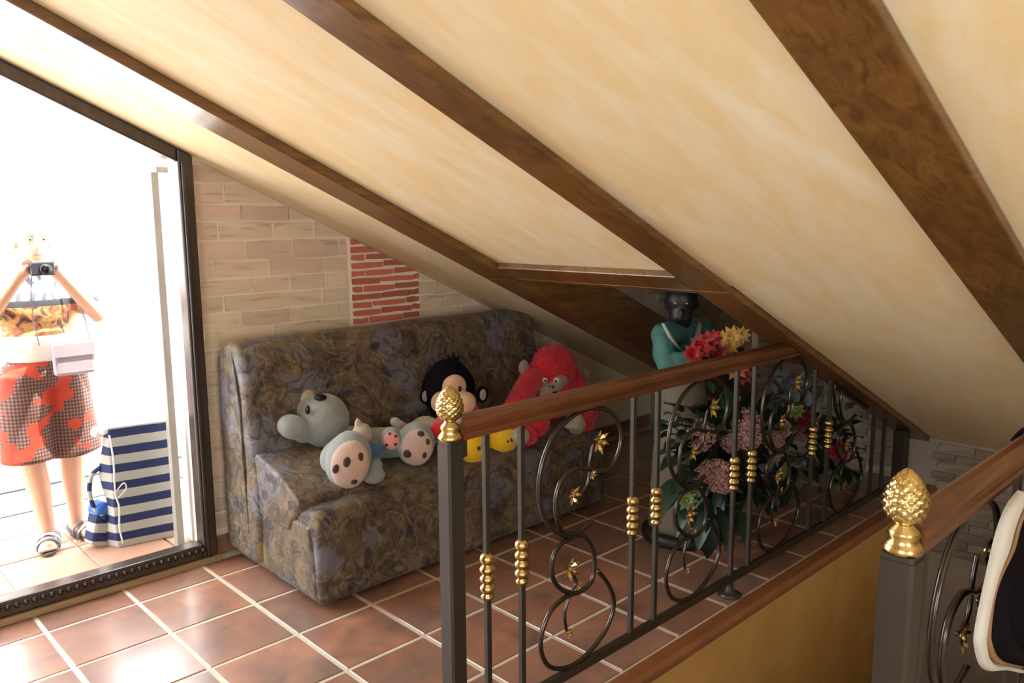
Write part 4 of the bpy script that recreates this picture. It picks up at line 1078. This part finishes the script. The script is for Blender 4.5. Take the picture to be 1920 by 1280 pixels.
def shlg(h0, k0):
    a_, b_ = V(h0), V(k0); pts = [a_+(b_-a_)*t_ for t_ in (0, .35, .7, 1)]; g.tube(pts, [.112, .115, .118, .124], 22)
shlg((.935, 4.42, .90), (.925, 4.405, .47)); shlg((1.112, 4.42, .90), (1.14, 4.425, .47))
link('shorts', blob(g, .010, 3, .006, 9), 'shorts', PR, True)
for an, toe in (((.985, 4.44, .085), (-.055, -.19)), ((1.137, 4.50, .085), (.05, -.19))):
    a_ = V((an[0], an[1], 0)); tv = V((toe[0], toe[1], 0)).normalized(); sdv = V((-tv.y, tv.x, 0)); ol = []
    for k in range(24):
        an_ = 2*PI*k/24; l_ = math.cos(an_); w_ = math.sin(an_)*(.040+.010*l_); q = a_+tv*(.045+.125*l_)+sdv*w_; ol.append((q.x, q.y))
    sn = MB().prism(ol, .002, .018, 2).build('sandal', 'sole', PR, False, .004)
    for off, hh in ((.085, .066), (.045, .080)):
        b_ = a_+tv*off; MB().tube(spline([b_-sdv*.050+V((0, 0, .012)), b_-sdv*.044+V((0, 0, hh*.7)), b_+V((0, 0, hh)), b_+sdv*.044+V((0, 0, hh*.7)), b_+sdv*.050+V((0, 0, .012))], 5), .013, 8, False, .35).build('strap', 'grey_strap', sn, True)
    b_ = a_-tv*.02; MB().tube(spline([b_+tv*.05-sdv*.045+V((0, 0, .015)), b_-tv*.02-sdv*.040+V((0, 0, .05)), b_-tv*.05+V((0, 0, .06)), b_-tv*.02+sdv*.040+V((0, 0, .05)), b_+tv*.05+sdv*.045+V((0, 0, .015))], 5), .009, 8, False, .4).build('strap', 'grey_strap', sn, True)
CM = thing('camera', 'small dark camera held under the chin of the person on the terrace', 'camera', (1.005, 4.16, 1.37))
MB().box((.955, 4.15, 1.385), (1.055, 4.19, 1.45)).build('body', 'cam_grey', CM, False, .008)
MB().tube([(1.01, 4.15, 1.415), (1.01, 4.115, 1.415)], .024, 20).build('lens', 'black_shiny', CM, True)
MB().tube(spline([(.96, 4.165, 1.39), (.955, 4.20, 1.28), (.97, 4.245, 1.15), (.985, 4.265, 1.05)], 6), .005, 6, False, .4).build('strap', 'grey_strap', CM, True)
SBG = thing('shoulder_bag', 'lavender grey bag hanging at the hip of the person on the terrace', 'bag', (1.14, 4.25, .9))
MB().box((1.035, 4.225, .895), (1.215, 4.280, 1.05)).build('pouch', 'lavender', SBG, False, .014)
MB().box((1.034, 4.219, .985), (1.216, 4.228, 1.052)).build('flap', 'lavender', SBG, False, .004)
MB().tube(spline([(1.205, 4.25, 1.05), (1.19, 4.275, 1.18), (1.13, 4.30, 1.33), (1.10, 4.36, 1.395), (1.09, 4.45, 1.41)], 6), .008, 6, False, .4).build('strap', 'lavender', SBG, True)
